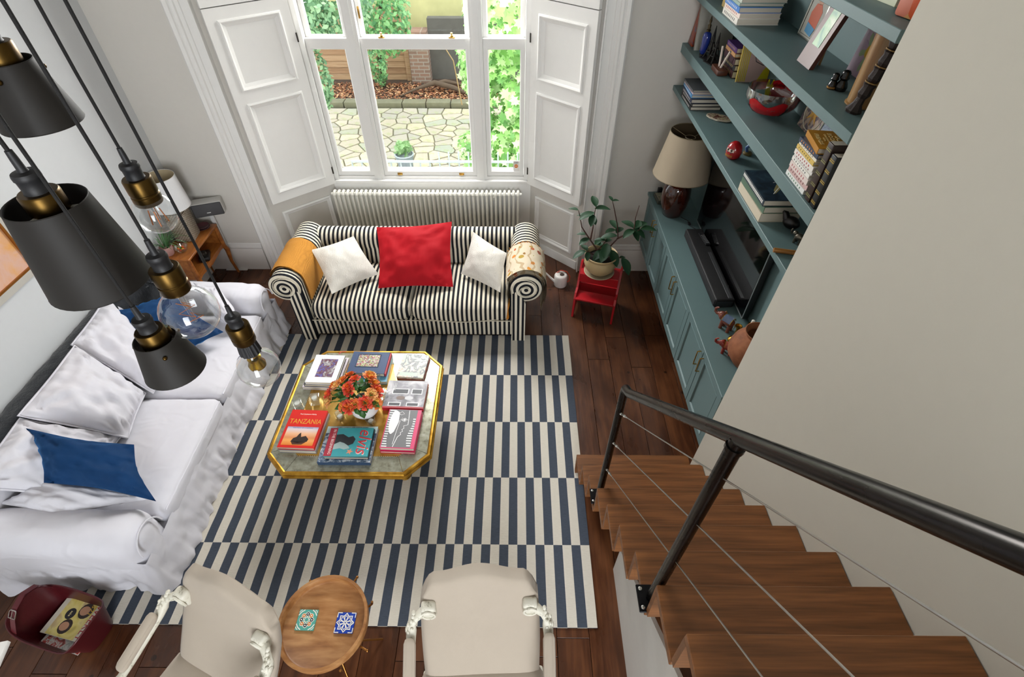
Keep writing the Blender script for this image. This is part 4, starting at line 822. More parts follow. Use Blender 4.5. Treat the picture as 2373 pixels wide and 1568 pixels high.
# ---- vase of roses
vs_ = empty('round_vase', (-1.05, 2.185, TB), 0, 'round white vase in the middle of the coffee table', 'vase')
MB().lathe([(.05, 0), (.075, .012), (.097, .05), (.098, .075), (.088, .11), (.07, .135), (.066, .14), (.062, .136), (.08, .11), (.088, .075), (.07, .02), (0, .012)], 32).build('bowl', plain('#e9e9e9', .25), vs_, 60)
bq = empty('rose_bouquet', (-1.06, 2.195, TB + .13), 0, 'bunch of orange and red roses in the round white vase', 'flowers')
def rosemesh(seed, cols):
    rs = random.Random(seed); m = MB()
    for ring_, (nP, rad_, hgt, open_) in enumerate(((3, .007, .028, .1), (4, .013, .029, .3), (5, .019, .028, .6), (6, .024, .024, 1.0), (6, .028, .017, 1.6))):
        for k in range(nP):
            a0 = 2 * PI * (k + .5 * ring_ + rs.random() * .3) / nP; wd = 2 * PI / nP * .75
            def fn(u, v):
                a = a0 + (u - .5) * wd * (1 - .35 * (1 - v)); r = rad_ * (.25 + .75 * v ** .7) + open_ * .006 * v ** 3; z = hgt * v * (1 - .18 * (2 * u - 1) ** 2) - (.004 * open_ * v ** 4)
                return (r * math.cos(a), r * math.sin(a), z - .012)
            m.grid(fn, 5, 5, mi=1 if ring_ < 2 else 0)
    m.lathe([(.0, -.02), (.009, -.014), (.012, -.006)], 8, mi=2)
    return m.mesh('rose', [plain(cols[0], .6, var=.15), plain(cols[1], .6, var=.15), leafmat('#4f7d2e', .2)], 60)
ROS = [rosemesh(1, ('#e6753a', '#f0a53e')), rosemesh(2, ('#e0503a', '#e8742f')), rosemesh(3, ('#efae6a', '#f3c878')), rosemesh(4, ('#ea8040', '#f4b852'))]
rs = random.Random(14)
heads = [(-.19, .05, .10), (-.215, -.01, .075), (-.205, -.06, .055), (-.13, .07, .12), (-.09, .13, .115), (-.03, .055, .16), (.045, .15, .10), (.06, .10, .13), (.10, .055, .115), (.125, .0, .10), (.10, -.045, .12), (.12, -.075, .07), (-.045, -.05, .155), (-.06, -.02, .165), (-.045, -.13, .085), (-.005, -.12, .095), (-.085, -.12, .07), (.065, -.105, .10), (-.155, .02, .13)]
for k, (x, y, z) in enumerate(heads):
    d = Vector((x, y, .16)).normalized(); s_ = rs.uniform(1.1, 1.5); o = put(ROS[(k, 1)[k in (12, 14)] % 4], 'rose', bq, (x, y, z)); o.rotation_euler = d.to_track_quat('Z', 'Y').to_euler(); o.scale = (s_,) * 3
    MB().tube([(x * .12, y * .12, -.06), (x * .5, y * .5, z * .35), Vector((x, y, z)) - d * .016], .0028, 5).build('stem', leafmat('#3f6a2a', .1), bq, 60)
lf = MB()
LV = [(0, 0), (.018, .02), (.02, .045), (.0, .075), (-.02, .045), (-.018, .02)]
LFM = leafmat('#2f5f26', .2); lme = MB(); lme.add([(x, y, -.3 * abs(x) + .004) if False else (x, y, -abs(x) * .35 - y * y * 2.0) for x, y in LV] + [(0, .035, .004)], [(6, 0, 1), (6, 1, 2), (6, 2, 3), (6, 3, 4), (6, 4, 5), (6, 5, 0)]); lme = lme.mesh('leaf', LFM, 60)
for k in range(56):
    a = rs.uniform(0, 2 * PI); r = rs.uniform(.02, .14); o = put(lme, 'leaf', bq, (r * math.cos(a) - .03, r * math.sin(a), rs.uniform(.015, .09))); o.rotation_euler = (rs.uniform(-.5, .5), rs.uniform(-.5, .5), a - PI / 2 + rs.uniform(-.6, .6)); o.scale = (rs.uniform(.8, 1.25),) * 3
# ---- glass tealight holders
WAX = plain('#f0eee8', .5); ALU = plain('#c8c8c8', .3, metal=1.0)
def tealight(root, z): MB().lathe([(.0185, 0), (.0195, .012), (.0185, .013), (.018, .010), (0, .010)], 16, (0, 0, z)).build('tealight', [WAX], root, 50)
CG = glass_thin('thick_cut_glass', (.93, .95, .94, 1), .35)
def cubeholder(x, y, rz, s, label):
    r = empty('glass_candle_holder', (x, y, TB), rz, label, 'candle holder', 'glass tealight holders'); m = MB(); m.rbox(-s, s, -s, s, 0, s * 1.9, .004, 2); m.lathe([(.0, s * 1.2), (.02, s * 1.2), (.022, s * 1.9)], 16, cap=False); m.build('block', CG, r, 40); tealight(r, s * 1.2 + .001)
cubeholder(-1.435, 2.27, .15, .034, 'tall clear glass cube candle holder left of the rose vase'); cubeholder(-1.545, 2.225, .5, .030, 'clear glass cube candle holder just above the red sunset book'); cubeholder(-.955, 2.32, .6, .032, 'clear glass cube candle holder behind the roses at the right')
def votive(x, y, label):
    r = empty('glass_votive', (x, y, TB), 0, label, 'candle holder', 'round glass votives'); MB().lathe([(.0, .004), (.03, .004), (.034, .02), (.033, .05), (.031, .05), (.03, .02), (.026, .008), (0, .008)], 20).build('cup', CG, r, 60); tealight(r, .009)
votive(-1.225, 2.135, 'round glass votive with a white tealight, left front of the rose vase'); votive(-1.0, 2.095, 'round glass votive with a white tealight, right front of the rose vase')
vg_ = empty('glass_tumbler', (-1.02, 2.435, TB), 0, 'clear glass tumbler behind the roses by the navy album', 'glass'); MB().lathe([(0, .004), (.026, .004), (.03, .03), (.032, .085), (.030, .085), (.027, .03), (0, .012)], 20).build('cup', CG, vg_, 60)
# ================================================================== ARMCHAIRS
UPH = fabric('oatmeal_upholstery', '#b2a697', .9, 500, .2, .15, .04, 7)
tw = NT('distressed_white_wood'); vw = tw.noise(tw.co(), 38, 5, .65); tw.col(tw.ramp(vw, [(.3, '#8d8672'), (.42, '#d6d2c2'), (.8, '#dedbcf')])); tw.p(.5); tw.bump(vw, .35, .004); DWOOD = tw.mat
def backy(z):
    K = [(.40, .18), (.48, .215), (.60, .30), (.75, .395), (.90, .455), (1.1, .495)]
    for (a, ya), (b, yb) in zip(K, K[1:]):
        if z <= b: return ya + (yb - ya) * (z - a) / (b - a)
    return .495
def armchair(loc, rz, label):
    root = empty('armchair', loc, rz, label, 'armchair', 'oatmeal upholstered armchairs')
    def top(u):
        a = abs(u); return .968 + .052 * (.5 + .5 * math.cos(PI * min(1, a / .8))) - .075 * max(0, (a - .80) / .20) ** 2.2
    def fr(u, v, side):
        U = 2 * u - 1; zt_ = top(U); z = .40 + (zt_ - .40) * v; hw = .272 + .012 * math.sin(PI * v) - .02 * sstep(.9, 1, v)
        x = U * hw; e = (1 - abs(U) ** 5) * (1 - v ** 9); y = backy(z)
        return (x, y - .028 * e ** .5 if side == 0 else y + .075 - .03 * (1 - e), z)
    m = MB(); n1, n2 = 24, 24
    m.grid(lambda u, v: fr(u, v, 0), n1, n2); m.grid(lambda u, v: fr(1 - u, v, 1), n1, n2)
    for k in range(n1 - 1):
        a, b = k / (n1 - 1), (k + 1) / (n1 - 1); m.add([fr(a, 1, 0), fr(b, 1, 0), fr(b, 1, 1), fr(a, 1, 1)], [(0, 1, 2, 3)])
    for U in (0, 1):
        for k in range(n2 - 1):
            a, b = k / (n2 - 1), (k + 1) / (n2 - 1); q = [fr(U, a, 0), fr(U, b, 0), fr(U, b, 1), fr(U, a, 1)]; m.add(q if U == 0 else q[::-1], [(0, 1, 2, 3)])
    bm = bmesh.new(); me = m.mesh('tmp', UPH); bm.from_mesh(me); bmesh.ops.remove_doubles(bm, verts=bm.verts[:], dist=.0015); mm = MB(); mm.frombm(bm); mm.build('backrest', UPH, root, 70)
    m = MB(); softbox(m, -.30, .30, -.29, .25, .36, .485, .055, 14, lambda p: p + Vector((0, 0, .022 * max(0, 1 - (p.x / .3) ** 2) * max(0, 1 - (p.y / .3) ** 2))) if p.z > .43 else p); m.build('seat', UPH, root, 80)
    m = MB(); m.rbox(-.305, .305, -.295, .255, .30, .365, .012, 2)
    for k in range(9): m.ball((-.24 + .06 * k, -.297, .33), .012, .006, .016, 8, 5)
    m.build('seat_rail', DWOOD, root, 40)
    for s in (-1, 1):
        a_ = [(s * .235, backy(.82) - .03, .825), (s * .262, .385, .832), (s * .295, .36, .825), (s * .312, .345, .806), (s * .315, .325, .785), (s * .316, .29, .762), (s * .315, .22, .735), (s * .31, .12, .708), (s * .305, .04, .695), (s * .30, -.01, .70), (s * .295, -.045, .692)]
        m = MB(); m.tube(a_, [.026, .024, .019, .022, .027, .024, .021, .020, .021, .027, .018], 10, flat=.85); arm = m.build('arm', DWOOD, root, 50)
        m = MB(); m.rbox(s * .235 - .034, s * .235 + .034, backy(.82) - .052, backy(.82) - .0, .775, .875, .016, 3); m.tube([(s * .235 + .03 * math.cos(t), backy(.82) - .055, .825 + .042 * math.sin(t)) for t in [2 * PI * k / 16 for k in range(16)]], .006, 6, closed=True); m.build('arm_block', DWOOD, arm, 50)
        m = MB()
        for k in range(5): t_ = k / 4; m.ball((s * (.300 + .015 * t_), .375 - .05 * t_, .853 - .05 * t_), .010, .012, .008, 8, 5)
        for k in range(4): m.ball((s * .317 + (-1) ** k * .008, .345 - .012 * k, .835 - .012 * k), .008, .010, .007, 7, 4)
        m.ball((s * .334, .325, .79), .008, .016, .016, 10, 6); m.build('carving', DWOOD, arm, 60)
        m = MB(); softbox(m, s * .316 - .028, s * .316 + .028, .05, .285, .0, .036, .022, 10); P_ = MB()
        vv = [v.copy() for v in m.v]; P_.add([Vector((v.x - s * .012 * (.285 - v.y) / .235, v.y, v.z + .748 + (v.y - .16) * .26)) for v in vv], m.f); P_.build('arm_pad', UPH, arm, 80)
        m = MB(); m.tube([(s * .30, -.02, .69), (s * .285, .0, .62), (s * .275, .03, .52), (s * .285, .02, .42), (s * .29, .01, .33)], [.022, .019, .02, .024, .026], 10); m.build('arm_support', DWOOD, root, 50)
        for y0, sy in ((-.26, -1), (.22, 1)):
            m = MB(); m.tube([(s * .27, y0, .34), (s * .285, y0 + sy * .018, .26), (s * .272, y0 + sy * .005, .14), (s * .262, y0, .05), (s * .272, y0 + sy * .012, .0)], [.03, .028, .018, .014, .02], 10); m.build('leg', DWOOD, root, 50)
    return root
armchair((-.14, .395, 0), math.radians(2.5), 'oatmeal armchair with carved white arms, back at the bottom centre of the photo')
armchair((-1.495, .375, 0), math.radians(-23), 'oatmeal armchair turned sideways beside the maroon bag')
# ================================================================== TRAY TABLE
MANGO = wood('mango_wood', '#6d431f', '#9a683a', '#b98a58', (3.5, 14, 14), .5, .2)
ty = empty('tray_table', (-.975, .812, 0), 0, 'round wooden tray table on brass rod legs between the two armchairs', 'table')
m = MB(); m.lathe([(0, .47), (.20, .47), (.224, .476), (.228, .525), (.226, .53), (.212, .53), (.209, .526), (.207, .487), (.2, .482), (0, .482)], 48); m.build('tray', MANGO, ty, 40)
for a0 in (math.radians(20), math.radians(-62)):
    for sg in (1, -1):
        d = Vector((math.cos(a0), math.sin(a0), 0)); n_ = Vector((-d.y, d.x, 0)) * .02 * sg
        p0 = -d * .21 * sg + n_; p1 = d * .243 * sg + n_
        m = MB(); m.tube([(p0.x, p0.y, .005), (p0.x + (p1.x - p0.x) * .5, p0.y + (p1.y - p0.y) * .5, .24), (p1.x, p1.y, .468)], .0065, 8); m.tube([(p1.x, p1.y, .468), (p1.x * 1.02, p1.y * 1.02, .492)], .0065, 8); m.build('leg', plain('#a8743e', .3, metal=1.0), ty, 60)
for ang in (1.15, -.45):
    d = Vector((math.cos(ang), math.sin(ang), 0)); m = MB(); m.cyl((d.x * .2, d.y * .2, .46), (d.x * .262, d.y * .262, .455), .006, 8); m.ball((d.x * .265, d.y * .265, .455), .008); m.build('peg', plain('#a8743e', .3, metal=1.0), ty, 60)
# two patterned tile coasters
def coaster(x, y, rz, base, edge, label):
    r = empty('tile_coaster', (x, y, .4822), rz, label, 'coaster', 'ceramic tile coasters'); MB().rbox(-.049, .049, -.049, .049, 0, .009, .0015, 1).build('tile', plain(base, .2), r, 30); return r
def ring8(r_, name, rad_, w, z, mat, star=.72, n=16): line(r_, [((rad_ if k % 2 == 0 else rad_ * star) * math.cos(2 * PI * k / n), (rad_ if k % 2 == 0 else rad_ * star) * math.sin(2 * PI * k / n)) for k in range(n + 1)], w, z, mat, name)
c1 = coaster(-1.071, .827, math.radians(-1), '#57a497', 'w', 'green and orange patterned tile coaster on the round tray table'); zb = .009
OFW = plain('#e8e6dc', .25)
for k in range(8):
    a = 2 * PI * k / 8; cx, cy = .027 * math.cos(a), .027 * math.sin(a); cc = plain('#d27a34', .25) if k % 2 else plain('#26303c', .25)
    P = [(cx + .0125 * math.cos(a + t), cy + .0125 * math.sin(a + t)) for t in [2 * PI * q / 6 for q in range(6)]]; poly(c1, 'petal_border', P, zb, OFW); poly(c1, 'petal', [(cx + (p[0] - cx) * .74, cy + (p[1] - cy) * .74) for p in P], zb + .0005, cc); poly(c1, 'petal_eye', [(cx + (p[0] - cx) * .3, cy + (p[1] - cy) * .3) for p in P], zb + .001, OFW)
for sx in (-1, 1):
    for sy in (-1, 1): line(c1, [(sx * .047, sy * .02), (sx * .036, sy * .036), (sx * .02, sy * .047)], .0024, zb + .0005, OFW, 'corner_arc'); line(c1, [(sx * .047, sy * .034), (sx * .042, sy * .042), (sx * .034, sy * .047)], .0016, zb + .0005, OFW, 'corner_arc')
ring8(c1, 'star', .014, .0018, zb + .0006, OFW)
c2 = coaster(-.868, .815, math.radians(-1), '#1d3fa0', 'w', 'cobalt blue and white star tile coaster on the round tray table')
ring8(c2, 'star', .044, .003, zb + .0006, OFW); ring8(c2, 'star', .033, .002, zb + .0006, OFW)
for k in range(8):
    a = 2 * PI * (k + .5) / 8; poly(c2, 'ray', [(.004 * math.cos(a - .6), .004 * math.sin(a - .6)), (.024 * math.cos(a - .14), .024 * math.sin(a - .14)), (.027 * math.cos(a), .027 * math.sin(a)), (.024 * math.cos(a + .14), .024 * math.sin(a + .14)), (.004 * math.cos(a + .6), .004 * math.sin(a + .6))], zb, OFW)
for sx in (-1, 1):
    for sy in (-1, 1): line(c2, [(sx * .046, sy * .024), (sx * .046, sy * .046), (sx * .024, sy * .046)], .0024, zb + .0005, OFW, 'corner')
# ================================================================== LEATHER BAG OF MAGAZINES
MAROON = plain('#4d0f16', .42, bump=.15, bscale=120, var=.1)
bag = empty('leather_tote', (-2.575, .90, 0), math.radians(-14), 'maroon leather tote with a buckled strap, standing by the white sofa', 'bag')
def rr(w, h, n=40, p=4.0):
    out = []
    for k in range(n):
        a = 2 * PI * k / n; c, s = math.cos(a), math.sin(a); out.append((w * abs(c) ** (2 / p) * (1 if c >= 0 else -1), h * abs(s) ** (2 / p) * (1 if s >= 0 else -1)))
    return out
def bagfn(inset):
    def f(u, v):
        q = rr(1, 1)[int(round(u * 40)) % 40]; w = .165 + .075 * v - inset; h = .10 + .045 * v - inset
        rim = .20 + .085 * abs(q[0]) ** 4 + (.05 if q[1] > .5 else 0) * (1 - abs(q[0])); z = .004 + (rim - .004) * v
        return (q[0] * w, q[1] * h, z if inset == 0 else max(.012, z))
    return f
m = MB(); f0, f1 = bagfn(0), bagfn(.006)
m.grid(f0, 40, 9, cu=True); m.grid(lambda u, v: f1(-u % 1.0 if u else 0, v), 40, 9, cu=True)
o_ = len(m.v); rim0 = [f0(k / 40, 1) for k in range(40)]; rim1 = [f1(k / 40, 1) for k in range(40)]; m.add(rim0 + rim1, [(k, (k + 1) % 40, 40 + (k + 1) % 40, 40 + k) for k in range(40)])
m.add([f0(k / 40, 0) for k in range(40)], [list(range(40))[::-1]]); m.add([f1(k / 40, 0) for k in range(40)], [list(range(40))]); m.build('body', MAROON, bag, 50)
m = MB(); m.tube([Vector(f0(k / 40, 1)) + Vector((0, 0, .002)) for k in range(40)], .005, 6, closed=True); m.build('rim_binding', MAROON, bag, 60)
st = [(-.17, .12, .25), (-.185, .10, .33), (-.19, .04, .36), (-.18, -.03, .345), (-.175, -.08, .30), (-.175, -.125, .23)]
m = MB()
def stripfn(u, v):
    k = u * (len(st) - 1); i = min(int(k), len(st) - 2); f_ = k - i; p = Vector(st[i]).lerp(Vector(st[i + 1]), f_); return p + Vector(((v - .5) * .035, 0, 0))
m.grid(stripfn, 26, 3); m.grid(lambda u, v: Vector(stripfn(u, 1 - v)) - Vector((0, 0, .004)), 26, 3); strap = m.build('strap', plain('#641a22', .4, var=.1), bag, 60)
m = MB(); m.M = T(-.177, -.06, .326) @ RX(.75); m.tube([(-.022, -.018, 0), (-.022, .018, 0), (-.015, .026, 0), (.015, .026, 0), (.022, .018, 0), (.022, -.018, 0)], .0028, 6, closed=True); m.cyl((0, -.018, .003), (0, .026, .003), .002, 6); m.build('buckle', plain('#c9c5bb', .25, metal=1.0), strap, 60)
STI = plain('#a8505a', .7)
for sx in (-1, 1):
    m = MB(); m.tube([(sx * .012 + .02 * 0, -.101 - .045 * k / 6 - .0022, .02 + .17 * k / 6) for k in range(7)], .0012, 4); m.build('stitching', STI, bag, None)
G_M = 'magazines in the leather tote'
def mag(x, y, z, rz, tilt, cov, label, letters):
    b = book('magazine', .20, .265, .006, cov, '-x', label, (x, y, z), 0, G_M, cat='magazine', pages=PAGES); b.rotation_euler = (tilt[0], tilt[1], rz); return b
b = mag(-2.55, .875, .095, math.radians(-105), (.02, -.05), blotch('magazine_back_print', [(.3, '#7a7f78'), (.5, '#d9d7d2'), (.62, '#b53a34'), (.75, '#2f4a36')], 24), 'magazine with grey and red cover at the bottom of the maroon tote', '')
text('lettering', 'THE ODDS', .04, plain('#c23a30', .5), b, flatM(0, -.10, .0062)); text('lettering', 'DIET', .05, plain('#c23a30', .5), b, flatM(0, -.06, .0062))
b = mag(-2.57, .925, .125, math.radians(-102), (.05, -.03), plain('#d9d4c4', .35), 'colour magazine with yellow cover photograph on top in the maroon tote', '')
decal(b, 'print', -.098, .098, -.10, .095, .006, blotch('magazine_cover_photo', [(.25, '#5a4632'), (.42, '#d8c66a'), (.55, '#e2d38a'), (.7, '#b99a7c'), (.85, '#8d8f94')], 9, 2)); text('lettering', 'WEEKLY', .05, plain('#b0282c', .5), b, flatM(0, .112, .0066)); text('lettering', 'S21', .04, plain('#d9b02e', .5), b, flatM(-.06, .075, .007))
for px, py, sz, cc in ((-.05, .045, .034, '#6b4a3a'), (.045, -.01, .032, '#7c5a48')):
    poly(b, 'portrait_hair', [(px + sz * 1.25 * math.cos(2 * PI * k / 14), py + sz * 1.25 * math.sin(2 * PI * k / 14)) for k in range(14)], .0066, plain('#2e211c', .5)); poly(b, 'portrait_face', [(px + sz * .75 * math.cos(2 * PI * k / 14), py - .006 + sz * .9 * math.sin(2 * PI * k / 14)) for k in range(14)], .0072, plain('#b98a6c', .5))
m = MB(); m.lathe([(.03, .0066), (.03, .0078), (0, .0078)], 20, (-.02, -.035, 0)); m.build('roundel', plain('#26262a', .5), b, None); text('lettering', 'sale', .02, plain('#e8dca0', .5), b, flatM(-.02, -.035, .0082))
# corner of a white side table at the very edge of the photo
wt = empty('white_side_table', (-2.547, .397, 0), math.radians(12), 'corner of a small white table at the bottom left edge of the photo', 'table'); MB().rbox(-.23, .23, -.23, .23, .675, .70, .004).build('top', plain('#e6e4e0', .4), wt, 40)
MB().lathe([(.13, 0), (.13, .012), (.03, .03), (.022, .1), (.022, .64), (.06, .675)], 20, (-.10, -.12, 0)).build('pedestal', plain('#e6e4e0', .4), wt, 40)
# ================================================================== RED STEP STOOL, POT PLANT, WATERING CAN
REDP = plain('#b3101c', .35, var=.05)
sl_ = empty('step_stool', (.80, 3.83, 0), math.radians(-16.5), 'red painted wooden step stool by the right shutter, holding a plant', 'stool')
for s in (-1, 1):
    P = [(-.20, 0), (-.165, 0), (-.13, .06), (-.02, .06), (.09, .0), (.125, 0), (.13, .16), (.135, .44), (.12, .468), (.08, .475), (.05, .45), (-.06, .26), (-.125, .245), (-.165, .20)]
    m = MB(); m.prism(P if s > 0 else P[::-1], s * .19 - .0095, s * .19 + .0095, 'x'); m.build('side', REDP, sl_, 25)
m = MB(); m.rbox(-.181, .181, -.055, .13, .405, .425, .003, 1); m.build('top_step', REDP, sl_, 30); m = MB(); m.rbox(-.181, .181, -.175, -.035, .195, .213, .003, 1); m.build('lower_step', REDP, sl_, 30); MB().box(-.181, .181, -.05, -.035, .33, .405).build('front_rail', REDP, sl_, None); MB().box(-.181, .181, .10, .115, .1, .2).build('back_rail', REDP, sl_, None)
pp = empty('potted_rubber_plant', (.79, 3.845, .426), 0, 'leafy potted plant in a cream glazed pot on the red step stool', 'plant')
CERA = plain('#c9b184', .4, var=.1)
m = MB(); m.lathe([(0, .0), (.105, .0), (.135, .012), (.142, .02), (.138, .024), (.105, .010), (0, .008)], 32); m.build('saucer', plain('#b5a78c', .5), pp, 50)
m = MB(); m.lathe([(.075, .012), (.09, .02), (.135, .07), (.15, .12), (.146, .16), (.138, .18), (.15, .20), (.152, .212), (.146, .216), (.138, .21), (.13, .18), (.134, .15), (.12, .14), (0, .14)], 36); m.build('pot', CERA, pp, 50)
m = MB(); m.lathe([(.132, .165), (.08, .178), (0, .172)], 24); m.build('soil', plain('#1d1510', .95, bump=1.0, bscale=90, var=.4), pp, 50)
STEM = plain('#4a2c22', .7); LGR = leafmat('#1f4128', .12)
def bigleaf(L, wd, fold):
    m = MB()
    def fn(u, v):
        w = wd * math.sin(PI * min(1, v * .98 + .01)) ** .7; x = (u - .5) * 2 * w; return (x, v * L, fold * abs(x) - .25 * v * v * L)
    m.grid(fn, 5, 8); return m.mesh('leaf', LGR, 70)
BL = bigleaf(.15, .042, .3); rs = random.Random(6)
stems = [[(0, 0, .17), (-.06, .03, .30), (-.13, .05, .42), (-.20, .06, .56), (-.22, .08, .68), (-.24, .09, .76)], [(-.11, .045, .40), (-.10, .06, .55), (-.10, .08, .70), (-.09, .10, .80)], [(0, 0, .17), (.08, .02, .34), (.13, .02, .44), (.11, .05, .60), (.07, .09, .78), (.05, .12, .86)], [(.12, .02, .43), (.20, .0, .52), (.25, -.01, .58), (.25, .02, .72), (.27, .05, .86)], [(.24, -.01, .57), (.28, -.02, .58), (.30, -.02, .60)], [(0, 0, .17), (.05, -.03, .22), (.12, -.07, .23), (.17, -.08, .25)], [(-.04, .02, .26), (0, .0, .36), (.02, .0, .42)], [(-.02, .0, .2), (-.10, -.02, .25), (-.15, -.03, .3)]]
SQ = lambda z: .17 + (z - .17) * .74 if z > .17 else z
stems = [[(x, y, SQ(z)) for x, y, z in S] for S in stems]
for S in stems: MB().tube(S, [.008 - .005 * k / (len(S) - 1) for k in range(len(S))], 6).build('stem', STEM, pp, 60)
def lv(x, y, z, rz, tilt, s): o = put(BL, 'leaf', pp, (x, y, SQ(z))); o.rotation_euler = (tilt, 0, rz); o.scale = (s, s, s)
for x, y, z, rz, tl, s in ((-.24, .09, .76, 1.2, .2, .6), (-.10, .09, .78, -1.4, .1, .95), (-.10, .08, .74, 2.0, 0, 1.0), (-.11, .07, .72, 2.9, -.2, .8), (-.09, .10, .80, .2, .6, .8), (-.12, .06, .70, 1.2, .1, .9), (-.10, .08, .68, 3.3, -.3, .5), (-.15, .05, .46, 1.3, .1, .6), (-.12, .05, .41, 2.2, 0, .8), (.05, .12, .86, .5, .6, .4), (.05, .12, .86, -1.2, .1, .45), (.11, .04, .55, .3, .3, .9), (.10, .04, .54, 2.0, .2, .7), (.11, .03, .5, -.6, .2, .8), (.12, .02, .47, 1.5, 0, 1.0), (.06, .0, .36, 2.6, -.3, 1.2), (.02, .0, .42, 1.3, .1, .7), (.03, -.02, .4, 2.9, -.2, 1.0), (.02, .0, .4, -.8, .1, .6), (.25, .0, .60, .8, .3, .9), (.25, .0, .58, 2.3, 0, .9), (.26, .0, .60, -.9, .2, 1.0), (.24, .0, .6, -2.2, -.2, .9), (.28, -.01, .59, -.2, .4, .8), (.25, .0, .56, 3.5, -.2, .7), (.30, -.02, .60, -1.5, .1, 1.0), (.17, -.08, .25, -2.6, -.5, 1.1), (.15, -.08, .24, -1.0, 0, .5), (-.15, -.03, .3, 1.9, -.2, .9), (-.14, -.03, .3, .4, .2, .7), (-.13, -.02, .28, 3.0, -.3, .6), (.07, -.01, .3, -2.7, -.4, 1.1), (.03, .01, .28, 2.2, -.2, 1.0), (-.02, -.02, .24, 2.8, -.4, .8), (.02, .01, .33, 1.0, .1, .8), (-.06, .03, .33, -.5, .2, .7)): lv(x, y, z, rz, tl, s)
wc = empty('watering_can', (.475, 4.19, 0), 0, 'small white watering can with a red handle on the floor by the striped sofa', 'watering can')
CAN = plain('#dcd8d2', .35)
m = MB(); m.lathe([(0, 0), (.064, 0), (.068, .006), (.068, .115), (.062, .128), (.05, .134), (.028, .134), (.028, .13), (0, .13)], 28); m.build('body', CAN, wc, 40)
m = MB(); m.tube([(-.06, .0, .04), (-.11, .012, .085), (-.17, .025, .145), (-.215, .035, .20)], [.014, .011, .0085, .007], 10); m.build('spout', CAN, wc, 60)
m = MB(); m.tube([(.058, 0, .03), (.09, 0, .05), (.095, .01, .10), (.06, .03, .145), (.0, .04, .155), (-.045, .03, .13)], .008, 8, flat=.7); m.build('handle', plain('#b03a22', .4), wc, 60)
m = MB(); m.lathe([(.024, 0), (.024, .002), (0, .002)], 16, (.01, -.005, .1345)); m.build('opening', plain('#3a2c22', .6), wc, None)
# ================================================================== WALL CABINETS AND SHELVES
struct(MB().box(1.652, 1.66, 1.95, 4.45, .35, 3.4).build('trim_7', TEAL))
G_CAB = 'wall-hung teal cabinets'
CABL = ('teal wall-hung cabinet under the brown lamp, next to the back wall', 'teal wall-hung cabinet under the soundbar, middle of the row', 'teal wall-hung cabinet beside the stair wall, nearest of the row')
DW = .4125
for i in range(3):
    yA = 4.45 - .0 - i * 2 * DW; yc = yA - DW; root = empty('wall_cabinet', (1.47, yc, .35), 0, CABL[i], 'cabinet', G_CAB)
    MB().box(-.163, .18, -DW + .001, DW - .001, 0, .552).build('body', TEAL, root, None)
    for s in (1, -1):
        c0 = s * DW / 2; m = MB(); Mx = basis((-.185, c0, .276), (0, -1, 0), (0, 0, 1), (-1, 0, 0)); w, h = DW / 2 - .004, .27
        m.M = None
        for u0, u1, v0, v1 in ((-w, -w + .055, -h, h), (w - .055, w, -h, h), (-w + .055, w - .055, -h, -h + .055), (-w + .055, w - .055, h - .055, h)):
            m.M = Mx; m.box(u0, u1, v0, v1, -.02, 0)
        m.box(-w + .05, w - .05, -h + .05, h - .05, -.02, -.009); m.M = None
        picframe(m, -w + .054, w - .054, -h + .054, h - .054, [(0, 0), (.004, .002), (.010, -.004), (.012, -.009)], Mx)
        dr = m.build('door', TEAL, root, 25)
        hy = c0 - s * (w - .03); m = MB(); m.tube([(-.188, hy, .37), (-.212, hy, .372), (-.212, hy, .40), (-.212, hy, .47), (-.212, hy, .498), (-.188, hy, .50)], .0045, 8); m.build('handle', BRASS, dr, 50)
tp_ = MB(); tp_.rbox(1.268, 1.652, 1.955, 4.449, .903, .932, .003, 1); tag(tp_.build('cabinet_top', TEAL, None, 30), 'continuous teal worktop over the wall-hung cabinets', 'worktop')
# shelves
SHL = (('lowest of the four teal floating shelves, above the television', 1.895, .036), ('second teal floating shelf from the bottom, holding the glass bowl', 2.207, .066), ('third teal floating shelf from the bottom, with the brown photo frame', 2.556, .042), ('topmost teal floating shelf, at the upper right corner of the photo', 2.91, .042))
for lb, z, t in SHL: m = MB(); m.rbox(1.295, 1.652, 1.955, 4.449, z - t, z, .002, 1); tag(m.build('floating_shelf', TEAL, None, 30), lb, 'shelf', 'teal floating shelves')
SA, SB, SC_, SD = 1.8955, 2.2075, 2.5565, 2.9105; KT = .9325
